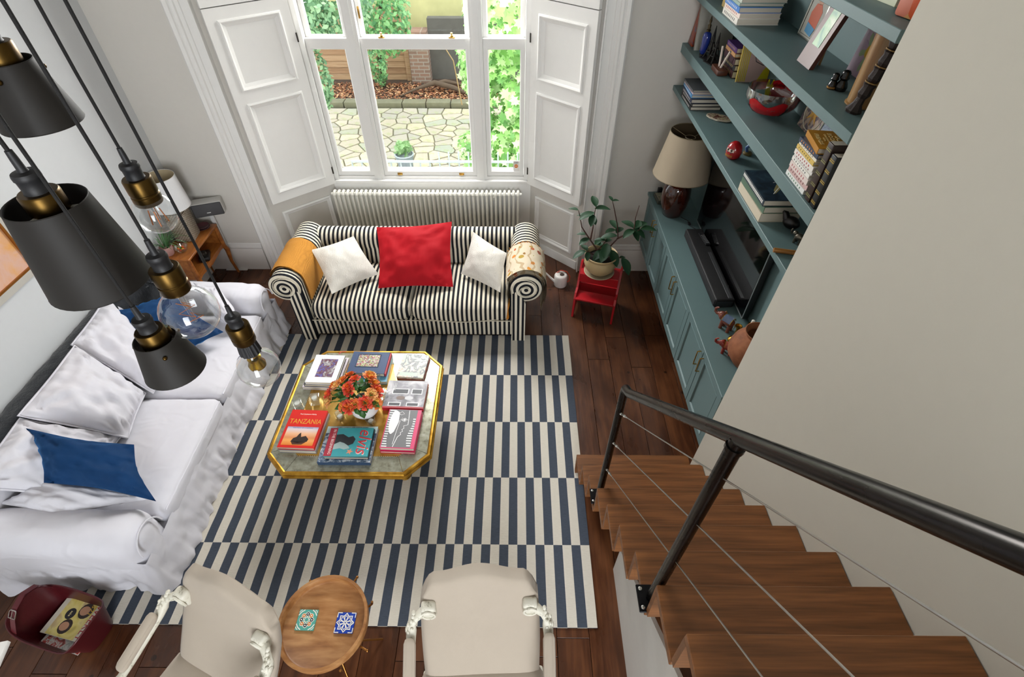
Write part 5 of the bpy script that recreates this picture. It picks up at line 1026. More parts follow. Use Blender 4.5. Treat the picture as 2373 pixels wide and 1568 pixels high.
# ---- television, soundbar, remote
tv = empty('television', (1.60, 3.26, KT), 0, 'large black flat television standing under the lowest shelf', 'television')
m = MB(); m.rbox(-.012, .03, -.635, .635, .03, .75, .006, 2); m.build('casing', plain('#1a1b1d', .4), tv, 40); m = MB(); m.box(-.0135, -.012, -.622, .622, .045, .737); m.build('screen', plain('#050506', .06, spec=.8), tv, None)
m = MB(); m.box(-.0145, -.011, -.635, .635, .030, .037); m.box(-.0145, -.011, -.635, -.6275, .03, .75); m.build('bezel', plain('#8d9494', .35, metal=.6), tv, None); m = MB(); m.rbox(-.05, .045, -.2, .2, 0, .008, .003); m.box(.0, .02, -.05, .05, .008, .04); m.build('stand', plain('#202224', .4), tv, 40)
sb_ = empty('soundbar', (1.505, 3.235, KT), 0, 'long black soundbar on the teal cabinets in front of the television', 'soundbar')
m = MB(); m.rbox(-.07, .07, -.46, .46, .004, .078, .012, 3); m.build('body', plain('#0e0e10', .6, bump=.2, bscale=300), sb_, 40); m = MB(); m.rbox(-.073, -.066, -.45, .45, .012, .07, .003); m.build('grille', plain('#17171a', .7, bump=.5, bscale=500), sb_, 40); m = MB(); m.rbox(.025, .05, -.44, .12, .078, .0795, .0006, 1); m.build('control_strip', plain('#3a3c3e', .3), sb_, 30); m = MB(); m.rbox(-.055, .055, -.4615, -.4595, .014, .062, .0008, 1); m.build('end_cap', plain('#2a2c2e', .3), sb_, 30)
rm = empty('remote_control', (1.545, 3.53, KT + .078), math.radians(6), 'slim black remote control lying on the soundbar', 'remote'); MB().rbox(-.02, .02, -.085, .085, 0, .014, .005, 2).build('body', plain('#141416', .4), rm, 40)
for j in range(6):
    for i in range(3): MB().lathe([(.0036, 0), (.0036, .0015)], 8, (-.011 + .011 * i, -.06 + .02 * j, .014)).build('button', plain('#9a9c9e', .4), rm, None)
m = MB(); m.tube([(1.60, 3.02, KT + .003), (1.585, 3.0, KT + .03), (1.59, 2.96, KT + .06), (1.586, 2.95, KT + .03), (1.592, 2.93, KT + .05), (1.59, 2.9, KT + .01), (1.594, 2.88, KT + .004)], .0032, 6); tag(m.build('white_cable', plain('#dcdcd8', .4), None, 60), 'short crumpled white cable between the soundbar and the television', 'cable')
# ---- brown table lamp
lp = empty('table_lamp', (1.405, 4.05, KT), 0, 'table lamp with a glossy brown ceramic base and linen shade on the teal cabinets', 'lamp')
tcer = NT('brown_glaze'); vc = tcer.noise(tcer.co(scale=(3, 3, 1.5)), 4, 4); tcer.col(tcer.ramp(vc, [(.3, '#1c0a06'), (.55, '#3d150b'), (.75, '#5a2212')])); tcer.p(.12, None, None, .8)
m = MB(); m.lathe([(0, .0), (.075, .0), (.085, .008), (.115, .11), (.123, .19), (.115, .26), (.085, .32), (.045, .345), (.02, .35), (0, .35)], 36); m.build('base', tcer.mat, lp, 60)
SHADE = fabric('linen_lampshade', '#b8aa94', .95, 420, .25, .0, .05, 12); SIN = plain('#5a4a34', .9)
m = MB(); n_ = 44; m.lathe([(.238, .385), (.165, .745)], n_, cap=False); sh = m.build('shade', SHADE, lp, 60); m = MB(); m.lathe([(.162, .744), (.235, .386)], n_, cap=False); m.build('shade_lining', SIN, sh, 60)
m = MB(); m.tube([(.165 * math.cos(2 * PI * k / 32), .165 * math.sin(2 * PI * k / 32), .745) for k in range(32)], .003, 5, closed=True); m.tube([(.238 * math.cos(2 * PI * k / 32), .238 * math.sin(2 * PI * k / 32), .385) for k in range(32)], .003, 5, closed=True)
m.tube([(.04 * math.cos(2 * PI * k / 20), .04 * math.sin(2 * PI * k / 20), .70) for k in range(20)], .0025, 5, closed=True)
for k in range(3): a = 2 * PI * k / 3 + .4; m.cyl((.04 * math.cos(a), .04 * math.sin(a), .70), (.164 * math.cos(a), .164 * math.sin(a), .742), .0022, 5)
m.build('shade_ring', plain('#8f8064', .5), sh, 60); m = MB(); m.cyl((0, 0, .35), (0, 0, .50), .012, 10); m.cyl((0, 0, .47), (0, 0, .53), .02, 12); m.build('lamp_holder', BRASS, lp, 50)
m = MB(); m.tube([(.07, -.06, .004), (.12, -.12, .004), (.115, -.2, .004), (.17, -.27, .004), (.19, -.33, .004)], .003, 6); m.rbox(.105, .13, -.19, -.15, .002, .016, .004, 2); m.build('cord', BLACK, lp, 60)
bx_ = empty('small_box', (1.345, 4.30, KT), .05, 'small dark trinket box with a picture lid behind the brown lamp', 'box'); MB().rbox(-.04, .045, -.09, .07, 0, .035, .004).build('body', plain('#3f4238', .5), bx_, 40); MB().box(-.03, .035, -.08, .06, .035, .037).build('lid_picture', blotch('picture_lid', [(.3, '#3a3a30'), (.5, '#a09a84'), (.7, '#4a5a50')], 30), bx_, None); MB().rbox(.0, .04, .075, .11, 0, .07, .006).build('pot', BLACK, bx_, 40)
# ---- ornaments on the worktop by the stair wall
def elephant(loc, rz, s, body, blanket, gold, label):
    r = empty('elephant_ornament', loc, rz, label, 'ornament', 'painted elephant ornaments'); r.scale = (s, s, s); B_ = plain(body, .35, var=.3); G_ = plain(gold, .3, metal=.8)
    m = MB(); m.ball((0, 0, .075), .05, .034, .036, 16, 10); m.ball((.055, 0, .092), .028, .024, .028, 14, 8); m.tube([(.07, 0, .095), (.092, 0, .085), (.108, 0, .092), (.112, 0, .112), (.10, 0, .128), (.09, 0, .132)], [.016, .013, .011, .009, .007, .005], 10); m.build('body', B_, r, 60)
    for x in (-.028, .03):
        for y in (-.018, .018): m = MB(); m.lathe([(.0125, 0), (.0115, .01), (.012, .06)], 10, (x, y, 0)); m.build('leg', B_, r, 50)
    for s_ in (-1, 1): m = MB(); m.ball((.045, s_ * .026, .092), .016, .005, .022, 10, 6); m.build('ear', B_, r, 60)
    m = MB(); m.grid(lambda u, v: (-.032 + .062 * v, math.sin((u - .5) * 2.7) * .0365, .075 + math.cos((u - .5) * 2.7) * .0385), 12, 6); m.build('blanket', plain(blanket, .4, var=.4), r, 60)
    m = MB(); m.tube([(-.034, math.sin(t) * .035, .075 + math.cos(t) * .0375) for t in [(k / 10 - .5) * 2.9 for k in range(11)]], .0028, 5); m.tube([(.032, math.sin(t) * .034, .076 + math.cos(t) * .036) for t in [(k / 10 - .5) * 2.9 for k in range(11)]], .0028, 5); m.tube([(-.048, 0, .08), (-.058, 0, .06), (-.056, 0, .04)], .0025, 5); m.cyl((.03, -.012, .112), (.045, -.02, .125), .002, 5); m.build('trim', G_, r, 60)
elephant((1.46, 2.56, KT), math.radians(128), 1.0, '#7c4536', '#5a6a86', '#b08c3c', 'painted elephant ornament with raised trunk beside the soundbar'); elephant((1.40, 2.33, KT), math.radians(155), .8, '#8c2f22', '#a85a48', '#b08c3c', 'small red elephant ornament beside the terracotta pot')
def candlestick(x, y, label, candle):
    r = empty('brass_candlestick', (x, y, KT), 0, label, 'candlestick', 'brass candlesticks'); MB().lathe([(0, 0), (.034, 0), (.036, .01), (.032, .022), (.02, .032), (.010, .04), (.008, .055), (.008, .11), (.011, .118), (.022, .135), (.024, .142), (.02, .142), (.012, .128), (0, .126)], 24).build('stick', plain('#a97f2e', .25, metal=1.0), r, 50)
    if candle: MB().lathe([(.011, .128), (.011, .175), (.006, .178), (0, .178)], 14).build('candle', plain('#e9e4d8', .5), r, 50)
candlestick(1.475, 2.44, 'brass candlestick with a flared cup beside the terracotta pot', False); candlestick(1.565, 2.455, 'brass candlestick holding a white candle stub under the television', True)
tt = NT('terracotta_clay'); vt = tt.noise(tt.co(), 12, 5); tt.col(tt.ramp(vt, [(.3, '#6e4028'), (.55, '#8f5737'), (.8, '#a66c49')])); tt.p(.8); tt.bump(vt, .2, .003)
m = MB(); m.lathe([(0, 0), (.06, 0), (.10, .03), (.145, .10), (.152, .15), (.135, .21), (.10, .25), (.08, .262), (.086, .28), (.095, .29), (.09, .292), (.074, .27), (.07, .25), (.12, .2), (0, .05)], 40); tag(m.build('clay_pot', tt.mat, None, 60, (1.50, 2.225, KT)), 'round terracotta pot on the teal cabinets by the stair wall', 'pot')
# ---- books on shelves (spines to the room)
def stack(xf, y1, z, rows, group, base_label, cat='book'):
    out = []
    for k, (t, w, L, col, lab) in enumerate(rows):
        b = book('shelved_book', w, L, t, plain(col, .45), '-x', lab, (xf + w / 2 + .004 * math.sin(k * 2.1), y1 - L / 2 - .004 * (k % 3), z), .02 * math.sin(k * 1.7), group, cat=cat); out.append(b)
        z += t + .0004
    return out, z
def spinetext(b, s, size, mat, t, L, w, off=0.0): return text('lettering', s, size, mat, b, basis((-w / 2 - .0002, off, t / 2), (0, -1, 0), (0, 0, 1), (-1, 0, 0)))
WT = plain('#e8e6e0', .5); DK = plain('#22252a', .5)
def ticks(b, t, L, w, mat, n=8, hh=.5, a=.12, bnd=.88):
    m = MB()
    for k in range(n): y = L * (.5 - a) - (bnd - a) * L * k / n; m.box(-w / 2 - .0006, -w / 2, y - L * .028, y, t * (1 - hh) / 2, t * (1 + hh) / 2)
    m.build('spine_print', mat, b, None)
rows, z = stack(1.302, 4.21, SA, [(.026, .225, .30, '#1b1d20', 'black book at the bottom of the stack in the far corner of the lowest shelf'), (.022, .225, .295, '#17191c', 'black book second from the bottom, far corner of the lowest shelf'), (.028, .22, .285, '#1d2440', 'navy book in the stack in the far corner of the lowest shelf'), (.022, .22, .27, '#4a8fc4', 'sky blue book in the stack in the far corner of the lowest shelf'), (.018, .22, .262, '#c8b4b8', 'pale pink book in the stack in the far corner of the lowest shelf'), (.014, .215, .258, '#55585c', 'grey book on top of the stack in the far corner of the lowest shelf')], 'stack in the far corner of the lowest shelf', '')
for b, (t, w, L) in zip(rows, ((.026, .225, .30), (.022, .225, .295), (.028, .22, .285), (.022, .22, .27), (.018, .22, .262))): ticks(b, t, L, w, WT if b is not rows[4] else DK, 9, .45)
rows, z = stack(1.302, 2.737, SA, [(.050, .215, .352, '#c9bfa9', 'thick cream book at the bottom of the three-book stack above the television'), (.038, .20, .345, '#4f6b57', 'green book in the middle of the three-book stack above the television'), (.034, .20, .335, '#20303c', 'dark art book with a painted cover, top of the three-book stack')], 'three-book stack on the lowest shelf', '')
ticks(rows[2], .034, .335, .20, WT, 20, .5, .03, .97); decal(rows[2], 'print', -.098, .098, -.165, .165, .034, blotch('dark_painting_print', [(.35, '#141c24'), (.55, '#233240'), (.68, '#2c4450'), (.8, '#8a8462')], 16)); poly(rows[2], 'boat_shape', [(-.02, -.1), (.05, -.02), (.055, .03), (.02, .0), (-.015, -.06)], .0345, plain('#8d8355', .5)); line(rows[2], [(-.03, -.1), (.045, -.005), (.06, .05), (.01, .02)], .002, .035, WT)
rows, z = stack(1.435, 3.894, SB, [(.042, .15, .25, '#3a1c1c', 'dark book at the bottom of the stack between the wooden block and the glass bowl'), (.034, .15, .24, '#1d1d20', 'black book second from the bottom, stack between the wooden block and the glass bowl'), (.038, .15, .235, '#3c1f28', 'burgundy book in the stack left of the glass bowl'), (.022, .14, .215, '#b98a5c', 'tan paperback in the stack left of the glass bowl'), (.03, .135, .20, '#4b2668', 'purple paperback on top of the stack left of the glass bowl')], 'stack left of the glass bowl', '')
for b, t, L, w in ((rows[0], .042, .25, .15), (rows[1], .034, .24, .15), (rows[4], .03, .2, .135)): ticks(b, t, L, w, plain('#b9a06a', .5), 8, .4)
RL = ['pale paperback lowest in the pile with the orange book', 'dusty pink paperback second from the bottom of the pile with the orange book', 'white and pink paperback third in the pile with the orange book', 'white paperback fourth in the pile with the orange book', 'grey-white paperback fifth in the pile with the orange book', 'white red-lettered paperback sixth in the pile with the orange book', 'yellow paperback seventh in the pile with the orange book', 'cream paperback eighth in the pile with the orange book', 'navy-spined paperback just under the orange book']
RC = ['#dfe0dc', '#c8a8a4', '#ddcfc8', '#e4e2da', '#d8d6d0', '#e6e0d8', '#d3b45a', '#e2dccb', '#2c3850']; RT = [.022, .024, .026, .018, .016, .022, .018, .016, .02]; RLn = [.205, .205, .2, .2, .197, .195, .19, .19, .19]
rows, z = stack(1.308, 2.322, SB, [(RT[k], .125, RLn[k], RC[k], RL[k]) for k in range(9)], 'paperback pile on the second shelf', '')
for k, b in enumerate(rows): ticks(b, RT[k], RLn[k], .125, plain(('#4a7c5a', '#7a4a4a', '#b0525a', '#3a3a3e', '#8a3a44', '#b03a34', '#6a5a2a', '#8a7a5a', '#d98a3a')[k], .5), 7, .4)
b = book('shelved_book', .128, .195, .026, plain('#b27a1c', .4), '-x', 'orange-gold paperback novel lying on top of the paperback pile', (1.378, 2.218, z), math.radians(-9), 'paperback pile on the second shelf')
for j, (s_, sz) in enumerate((('SALLY', .026), ('ROONEY', .026), ('CONVERSATIONS', .0115), ('WITH', .0115), ('FRIENDS', .024))): text('lettering', s_, sz, plain('#e9cf8c', .5), b, flatM(.045 - [0, .027, .048, .062, .084][j], 0, .0265, math.radians(-90)), sx=1.25)
# upright books by the stair wall
def upright(y, t, hgt, dep, col, label, gold, z, lean=0.0):
    r = empty('upright_book', (1.305, y, z), 0, label, 'book', 'upright books by the stair wall'); r.rotation_euler = (lean, 0, 0); m = MB(); m.rbox(0, dep, -t / 2, t / 2, 0, hgt, .004, 2); m.build('cover', plain(col, .45, var=.1), r, 40); MB().box(.006, dep + .001, -t / 2 + .004, t / 2 - .004, hgt - .001, hgt + .0006).build('pages', PAGES, r, None)
    m = MB()
    for k in range(5): zz = hgt * (.08 + .2 * k); m.box(-.0012, .0, -t / 2 + .003, t / 2 - .003, zz, zz + .004); m.box(-.0012, .0, -t / 2 + .003, t / 2 - .003, zz + .008, zz + .0105)
    m.build('spine_band', plain(gold, .35, metal=.6), r, None)
upright(2.068, .046, .262, .17, '#2b1810', 'thick dark brown leather book standing upright beside the paperback pile', '#8d8a5c', SB); upright(2.012, .042, .235, .15, '#12161a', 'black leather book with gilt spine bands standing against the stair wall', '#b89a44', SB)
rows, z = stack(1.312, 3.776, SC_, [(.034, .25, .292, '#ddd9cf', 'white book at the bottom of the paperback stack on the third shelf'), (.026, .245, .285, '#e2d3c8', 'cream book with red lettering in the stack on the third shelf'), (.03, .25, .28, '#3d78c0', 'bright blue and white book in the stack on the third shelf'), (.016, .26, .27, '#8fa59a', 'thin grey-green book in the stack on the third shelf'), (.03, .27, .262, '#b8bfb4', 'pale grey-green book on top of the stack on the third shelf')], 'stack on the third shelf', '')
for b, t, L, w, mt in ((rows[0], .034, .292, .25, DK), (rows[1], .026, .285, .245, plain('#a8402c', .5)), (rows[2], .03, .28, .25, WT), (rows[4], .03, .262, .27, WT)): ticks(b, t, L, w, mt, 8, .4)
book('shelved_book', .16, .12, .04, '#c9b070', '-x', 'thick yellow paperback at the far end of the third shelf', (1.44, 3.90, SC_), .0, 'stack on the third shelf')
book('shelved_book', .16, .2, .03, '#cfd6b8', '-x', 'pale green book lying on the topmost shelf', (1.50, 2.37, SD), .1, 'items on the topmost shelf'); 
bp_ = empty('patterned_box', (1.42, 2.10, SD), math.radians(12), 'brightly patterned glass box on the topmost shelf by the stair wall', 'box'); MB().rbox(-.045, .05, -.06, .06, 0, .14, .012, 2).build('body', blotch('bright_pattern', [(.25, '#c8501f'), (.42, '#e0d8cc'), (.55, '#2f5a78'), (.7, '#d98a3a'), (.85, '#7fb0a0')], 14, 2, 'v'), bp_, 40)
# ---- frames and prints
def leaning(name, label, cat, loc, w, h, t, lean, frame, fw, art, face='-x', extra=None):
    """a framed picture leaning back, base at loc, facing -x"""
    r = empty(name, loc, 0, label, cat); r.rotation_euler = (0, lean, 0) if face == '-x' else (-lean, 0, 0)
    Mx = basis((0, 0, 0), (0, -1, 0), (0, 0, 1), (-1, 0, 0)) if face == '-x' else basis((0, 0, 0), (1, 0, 0), (0, 0, 1), (0, -1, 0))
    m = MB(); m.M = Mx; m.box(-w / 2, w / 2, 0, h, -t, 0); m.M = None
    if fw: picframe(m, -w / 2, w / 2, 0, h, [(0, 0), (.001, .006), (fw * .5, .008), (fw - .001, .005), (fw, .0006)], Mx)
    m.build('frame', frame, r, 30); m = MB(); m.M = Mx; m.box(-w / 2 + fw, w / 2 - fw, fw, h - fw, .0, .0012); m.build('picture', art, r, None); return r, Mx
r, Mx = leaning('framed_photograph', 'silver photo frame with a child in an orange top, back of the third shelf', 'photo frame', (1.612, 3.20, SC_), .22, .29, .012, .10, plain('#8f8f88', .3, metal=.9), .016, plain('#9c9c92', .4))
for nm, P, c_, d in (('portrait_top', [(-.05, .06), (.05, .05), (.055, .14), (.02, .17), (-.035, .165), (-.06, .12)], '#b04a1e', .002), ('portrait_shorts', [(-.05, .03), (.03, .02), (.05, .06), (-.05, .075)], '#2d7ea8', .003), ('portrait_face', [(.0 + .036 * math.cos(2 * PI * k / 14), .205 + .042 * math.sin(2 * PI * k / 14)) for k in range(14)], '#b08468', .002), ('portrait_hair', [(.0 + .038 * math.cos(PI * k / 10), .218 + .036 * math.sin(PI * k / 10)) for k in range(11)], '#3a2c22', .003)):
    m = MB(); m.M = Mx; m.prism(P, 0, d); m.build(nm, plain(c_, .5), r, None)
r, Mx = leaning('framed_landscape', 'wide brown wooden photo frame with a green landscape on the third shelf', 'photo frame', (1.425, 2.765, SC_), .15, .335, .02, .30, plain('#5a3226', .4, var=.05), .0, plain('#5a3226', .4, var=.05))
m = MB(); m.M = Mx; m.box(-.033, .04, .09, .275, .0, .003); m.build('landscape_print', blotch('landscape_print', [(.3, '#3f8a6a'), (.5, '#8cb884'), (.62, '#c9d2b8'), (.75, '#4a6a8a')], 11, 2), r, None); m = MB(); m.cyl((.02, .0, .22), (.085, .0, .0), .006, 6); m.build('easel_leg', plain('#a07a48', .5), r, 50)
r, Mx = leaning('flower_canvas', 'small canvas of a pale pink flower leaning at the back of the third shelf', 'picture', (1.603, 2.60, SC_), .17, .26, .016, .12, plain('#7c6a72', .6), .0, blotch('petal_ground', [(.3, '#8a6a80'), (.5, '#a890a0'), (.7, '#b8a8ac')], 6))
for k in range(11): a = 2 * PI * k / 11; m = MB(); m.M = Mx; m.prism([(.012 + .012 * math.cos(a - .9), .11 + .012 * math.sin(a - .9)), (.012 + .06 * math.cos(a - .18), .11 + .075 * math.sin(a - .18)), (.012 + .068 * math.cos(a), .11 + .09 * math.sin(a)), (.012 + .06 * math.cos(a + .18), .11 + .075 * math.sin(a + .18)), (.012 + .012 * math.cos(a + .9), .11 + .012 * math.sin(a + .9))], .001, .0025); m.build('petal', plain('#a890a2' if k % 2 else '#8fa078', .6), r, None)
m = MB(); m.M = Mx; m.prism([(.012 + .021 * math.cos(2 * PI * k / 16), .11 + .026 * math.sin(2 * PI * k / 16)) for k in range(16)], .002, .006); m.build('flower_centre', plain('#c49a1c', .6), r, None)
tub = empty('bamboo_tube', (1.47, 2.25, SC_), 0, 'tall pale bamboo tube standing on the third shelf by the stair wall', 'vase'); MB().lathe([(0, 0), (.062, 0), (.066, .003), (.066, .008), (.06, .012), (.06, .30), (.055, .30), (.055, .28), (0, .28)], 32).build('tube', wood('bamboo', '#6e4a26', '#8f6a3e', '#a9854f', (20, 20, 2), .3, .1), tub, 40)
mk = empty('carved_totem', (1.395, 2.17, SC_), 0, 'dark carved wooden totem leaning against the bamboo tube', 'ornament'); mk.rotation_euler = (.05, .16, 0)
m = MB(); m.lathe([(0, 0), (.03, 0), (.034, .01), (.02, .035), (.017, .06)], 8); 
for k in range(3): m.lathe([(.018, .06 + .06 * k), (.025, .075 + .06 * k), (.021, .10 + .06 * k), (.026, .112 + .06 * k), (.017, .12 + .06 * k)], 8)
m.lathe([(.017, .24), (.024, .25), (.03, .265), (.03, .272), (0, .272)], 8); m.build('figure', plain('#241611', .6, bump=.8, bscale=60, var=.3), mk, 30)
for k in range(3): MB().lathe([(.0255, .118 + .06 * k), (.0255, .122 + .06 * k)], 8).build('band', plain('#8a6a34', .5), mk, None)
pg = empty('black_figurine', (1.425, 2.44, SC_), .4, 'pair of small glossy black stacked figurines on the third shelf', 'ornament'); 
for dx, dy, s_ in ((0, 0, 1.0), (.02, -.03, 1.25)): m = MB(); m.lathe([(0, 0), (.019 * s_, 0), (.021 * s_, .012 * s_), (.017 * s_, .025 * s_), (.012 * s_, .034 * s_), (.017 * s_, .042 * s_), (.013 * s_, .05 * s_), (.015 * s_, .058 * s_), (.01 * s_, .066 * s_), (0, .068 * s_)], 16, (dx, dy, 0)); m.build('figure', plain('#0c0b0b', .15), pg, 50)
MB().lathe([(.0205, .004), (.0215, .012)], 16).build('gold_band', plain('#9a6f34', .4), pg, 50)
# second shelf things
bo = empty('painted_panel', (1.345, 4.385, SB), 0, 'tall orange and blue painted panel leaning in the far corner of the second shelf', 'picture'); m = MB(); m.M = RX(.0) @ RY(.14); m.rbox(-.012, .012, -.05, .05, 0, .30, .003); m.build('panel', blotch('orange_blue_paint', [(.3, '#2f6f8f'), (.42, '#8c3a22'), (.6, '#a4482a'), (.75, '#7a3020')], 12), bo, 30)
r, Mx = leaning('blank_canvas', 'pale unpainted canvas leaning on the far wall of the second shelf', 'canvas', (1.47, 4.25, SB), .27, .285, .02, .18, plain('#8f8c84', .8, var=.1), .0, plain('#a9a69c', .85, bump=.3, bscale=200, var=.06), '-y')
m = MB(); m.lathe([(0, 0), (.024, 0), (.024, .012), (.018, .016), (.03, .03), (.032, .12), (.026, .145), (.012, .155), (.012, .16), (.016, .165), (.010, .17), (.012, .20), (.006, .21), (.009, .222), (.003, .25), (0, .252)], 18); bb = empty('blue_bottle', (1.37, 4.13, SB), 0, 'cobalt blue bottle with a tall ornate stopper on the second shelf', 'bottle')
MB().lathe([(0, .012), (.020, .012), (.03, .03), (.032, .12), (.026, .145), (.012, .155)], 18).build('glass', plain('#1c2f7c', .1, coat=.6), bb, 50); MB().lathe([(0, 0), (.026, 0), (.026, .012), (0, .013)], 18).build('foot', plain('#201a14', .5), bb, 50); MB().lathe([(.0125, .154), (.016, .165), (.010, .17), (.013, .195), (.006, .205), (.010, .222), (.003, .25), (0, .252)], 14).build('stopper', plain('#4a3f2a', .4, metal=.7), bb, 50)
def tower(x, y, h, label):
    r = empty('tower_model', (x, y, SB), .3, label, 'ornament', 'dark tower models'); m = MB(); IR = plain('#1d1a18', .5, metal=.4)
    for k in range(4):
        a = PI / 2 * k + PI / 4; pts_ = [(.045 * math.cos(a), .045 * math.sin(a), 0), (.026 * math.cos(a), .026 * math.sin(a), h * .22), (.013 * math.cos(a), .013 * math.sin(a), h * .48), (.005 * math.cos(a), .005 * math.sin(a), h * .8), (.001 * math.cos(a), .001 * math.sin(a), h)]
        mm = MB(); mm.tube(pts_, [.007, .005, .004, .003, .0015], 6); mm.build('leg', IR, r, 50)
    for hz, w in ((.0, .05), (.22, .024), (.48, .012)): MB().box(-w, w, -w, w, h * hz, h * hz + .006).build('platform', IR, r, None)
tower(1.395, 4.055, .21, 'dark metal tower model beside the blue bottle'); tower(1.40, 3.965, .19, 'dark metal tower model nearest the wooden candle block')
wb = empty('pencil_block', (1.385, 3.76, SB), 0, 'wooden block holding two white sticks on the second shelf', 'ornament'); m = MB(); m.rbox(-.035, .035, -.075, .075, 0, .034, .005); m.build('block', wood('dark_walnut', '#2f160c', '#4a2412', '#5e3219'), wb, 40)
for k, (dx, dy, tx, ty_) in enumerate(((0, .02, .0, .03), (0, -.01, .015, -.06))): m = MB(); m.cyl((dx, dy, .03), (dx + tx, dy + ty_, .15), .007, 10); m.build('stick', plain('#cfc2b6', .5), wb, 50)
r, Mx = leaning('bright_print', 'bright yellow and pink graphic print leaning behind the glass bowl', 'print', (1.545, 3.575, SB), .205, .27, .008, .14, plain('#b9a51c', .5), .0, plain('#c4a096', .5), '-y')
m = MB(); m.M = Mx
for k in range(5): m.box(-.1 + .012 * k, -.094 + .012 * k, .004, .266, .0012, .002)
m.build('stripes', plain('#cdb80f', .5), r, None); m = MB(); m.M = Mx; m.prism([(.03, .004), (.1, .004), (.1, .12), (.06, .07)], .0012, .002); m.build('corner_patch', plain('#cdb80f', .5), r, None); m = MB(); m.M = Mx; m.tube([(-.03, .2, .002), (.0, .12, .002), (.05, .1, .002), (.09, .11, .002)], .002, 4); m.build('ink_line', DK, r, None)
gb = empty('glass_bowl', (1.475, 3.06, SB), 0, 'large clear glass bowl painted with red shapes on the second shelf', 'bowl')
GBP = [(.05, .004), (.10, .02), (.14, .06), (.152, .10), (.148, .14)]
m = MB(); m.lathe([(0, .0)] + GBP + [(.145, .14), (.147, .10), (.135, .062), (.097, .025), (0, .010)], 40); m.build('bowl', glass_thin('smoky_glass', (.70, .72, .70, 1), .4), gb, 60)
def patch(a0, a1, h0, h1, off, name, mat):
    def fn(u, v):
        a = a0 + (a1 - a0) * u; t = h0 + (h1 - h0) * v * (.85 + .15 * math.sin(u * 9)); 
        k = t * 4; i = min(int(k), 3); f = k - i; r_ = GBP[i][0] * (1 - f) + GBP[i + 1][0] * f + off; z_ = GBP[i][1] * (1 - f) + GBP[i + 1][1] * f; return (r_ * math.cos(a), r_ * math.sin(a), z_)
    MB().grid(fn, 14, 8).build(name, mat, gb, 60)
RG = plain('#b0141c', .15); patch(3.4, 4.9, .15, .8, .0015, 'red_patch', RG); patch(-.9, 1.3, .3, 1.0, -.004, 'red_patch', RG); patch(1.25, 1.5, .3, 1.0, -.004, 'yellow_patch', plain('#c4b40c', .2)); patch(3.3, 3.4, .15, .8, .002, 'dark_outline', DK); patch(4.9, 5.0, .1, .6, .002, 'dark_outline', DK)
r, Mx = leaning('star_plate', 'square patterned plate with a golden star standing at the back of the second shelf', 'plate', (1.59, 2.80, SB), .21, .21, .008, .16, plain('#6a5a4a', .4), .0, blotch('mosaic_pattern', [(.3, '#5a4a52'), (.5, '#8a7a6a'), (.7, '#a08a78')], 50, 2, 'v'))
m = MB(); m.M = Mx; m.tube([(.092 * math.cos(2 * PI * k / 28), .105 + .092 * math.sin(2 * PI * k / 28), .002) for k in range(28)], .003, 5, closed=True); m.build('rim_ring', plain('#c9c2b0', .4), r, 50)
for k in range(8): a = 2 * PI * k / 8; m = MB(); m.M = Mx; m.prism([(0, .105), (.028 * math.cos(a - .4), .105 + .028 * math.sin(a - .4)), (.075 * math.cos(a), .105 + .075 * math.sin(a)), (.028 * math.cos(a + .4), .105 + .028 * math.sin(a + .4))], .0012, .0025); m.build('star_point', plain('#b98a2c', .4) if k % 2 else plain('#a0702a', .4), r, None)
r, Mx = leaning('postcard_frame', 'small framed picture with dark blue figures beside the star plate', 'photo frame', (1.575, 2.60, SB), .14, .17, .01, .2, plain('#b9b5a8', .5), .012, blotch('blue_postcard', [(.3, '#2a3a5a'), (.5, '#6a7a8a'), (.65, '#8a5a3a')], 25))
# lowest shelf ornaments
fp = empty('fish_dish', (1.475, 3.76, SA), math.radians(-40), 'fish-shaped painted dish on the lowest shelf', 'dish'); m = MB()
m.prism([(.095 * math.cos(2 * PI * k / 26), .055 * math.sin(2 * PI * k / 26) * (1 + .06 * math.cos(9 * 2 * PI * k / 26))) for k in range(26)], .004, .012); m.build('rim', plain('#c9c0ac', .3), fp, 30); m = MB(); m.prism([(.085 * math.cos(2 * PI * k / 26), .046 * math.sin(2 * PI * k / 26)) for k in range(26)], .012, .0135); m.build('painting', blotch('fish_painting', [(.3, '#2a1c18'), (.48, '#6a2a1e'), (.58, '#c9bda0'), (.7, '#7a8a3a')], 45), fp, None); MB().lathe([(.05, 0), (.05, .004)], 20).build('foot', plain('#c9c0ac', .3), fp, None)
dm = empty('daruma_doll', (1.385, 3.135, SA), math.radians(212), 'round red papier-mache doll with a painted white face on the lowest shelf', 'ornament')
m = MB(); m.lathe([(0, 0), (.03, .0), (.045, .018), (.05, .045), (.045, .075), (.034, .095), (.015, .108), (0, .11)], 26); m.build('body', plain('#a01216', .2, coat=.5), dm, 60)
def onface(r0, a, z, d=.0): return ((r0 + d) * math.cos(a), (r0 + d) * math.sin(a), z)
m = MB(); m.grid(lambda u, v: onface(.0465 - .012 * ((v - .45) * 2) ** 2, -.62 + 1.24 * u, .036 + .048 * v, .0025), 10, 8); m.build('face', plain('#d9c8b8', .3), dm, 60)
for s_ in (-1, 1): m = MB(); m.ball(onface(.0475, s_ * .26, .064), .004, .008, .009, 10, 6); m.build('eye', plain('#3a1c10', .3), dm, 50); m = MB(); m.ball(onface(.047, s_ * .22, .05), .003, .009, .004, 8, 5); m.build('moustache', plain('#2a2a30', .5), dm, 50)
m = MB()
for k in range(9): a = -.5 + k * .125; m.tube([onface(.05, a, .036, .001), onface(.049, a, .022, .001)], .0014, 4)
m.build('gold_lines', plain('#d0a04a', .3), dm, None)
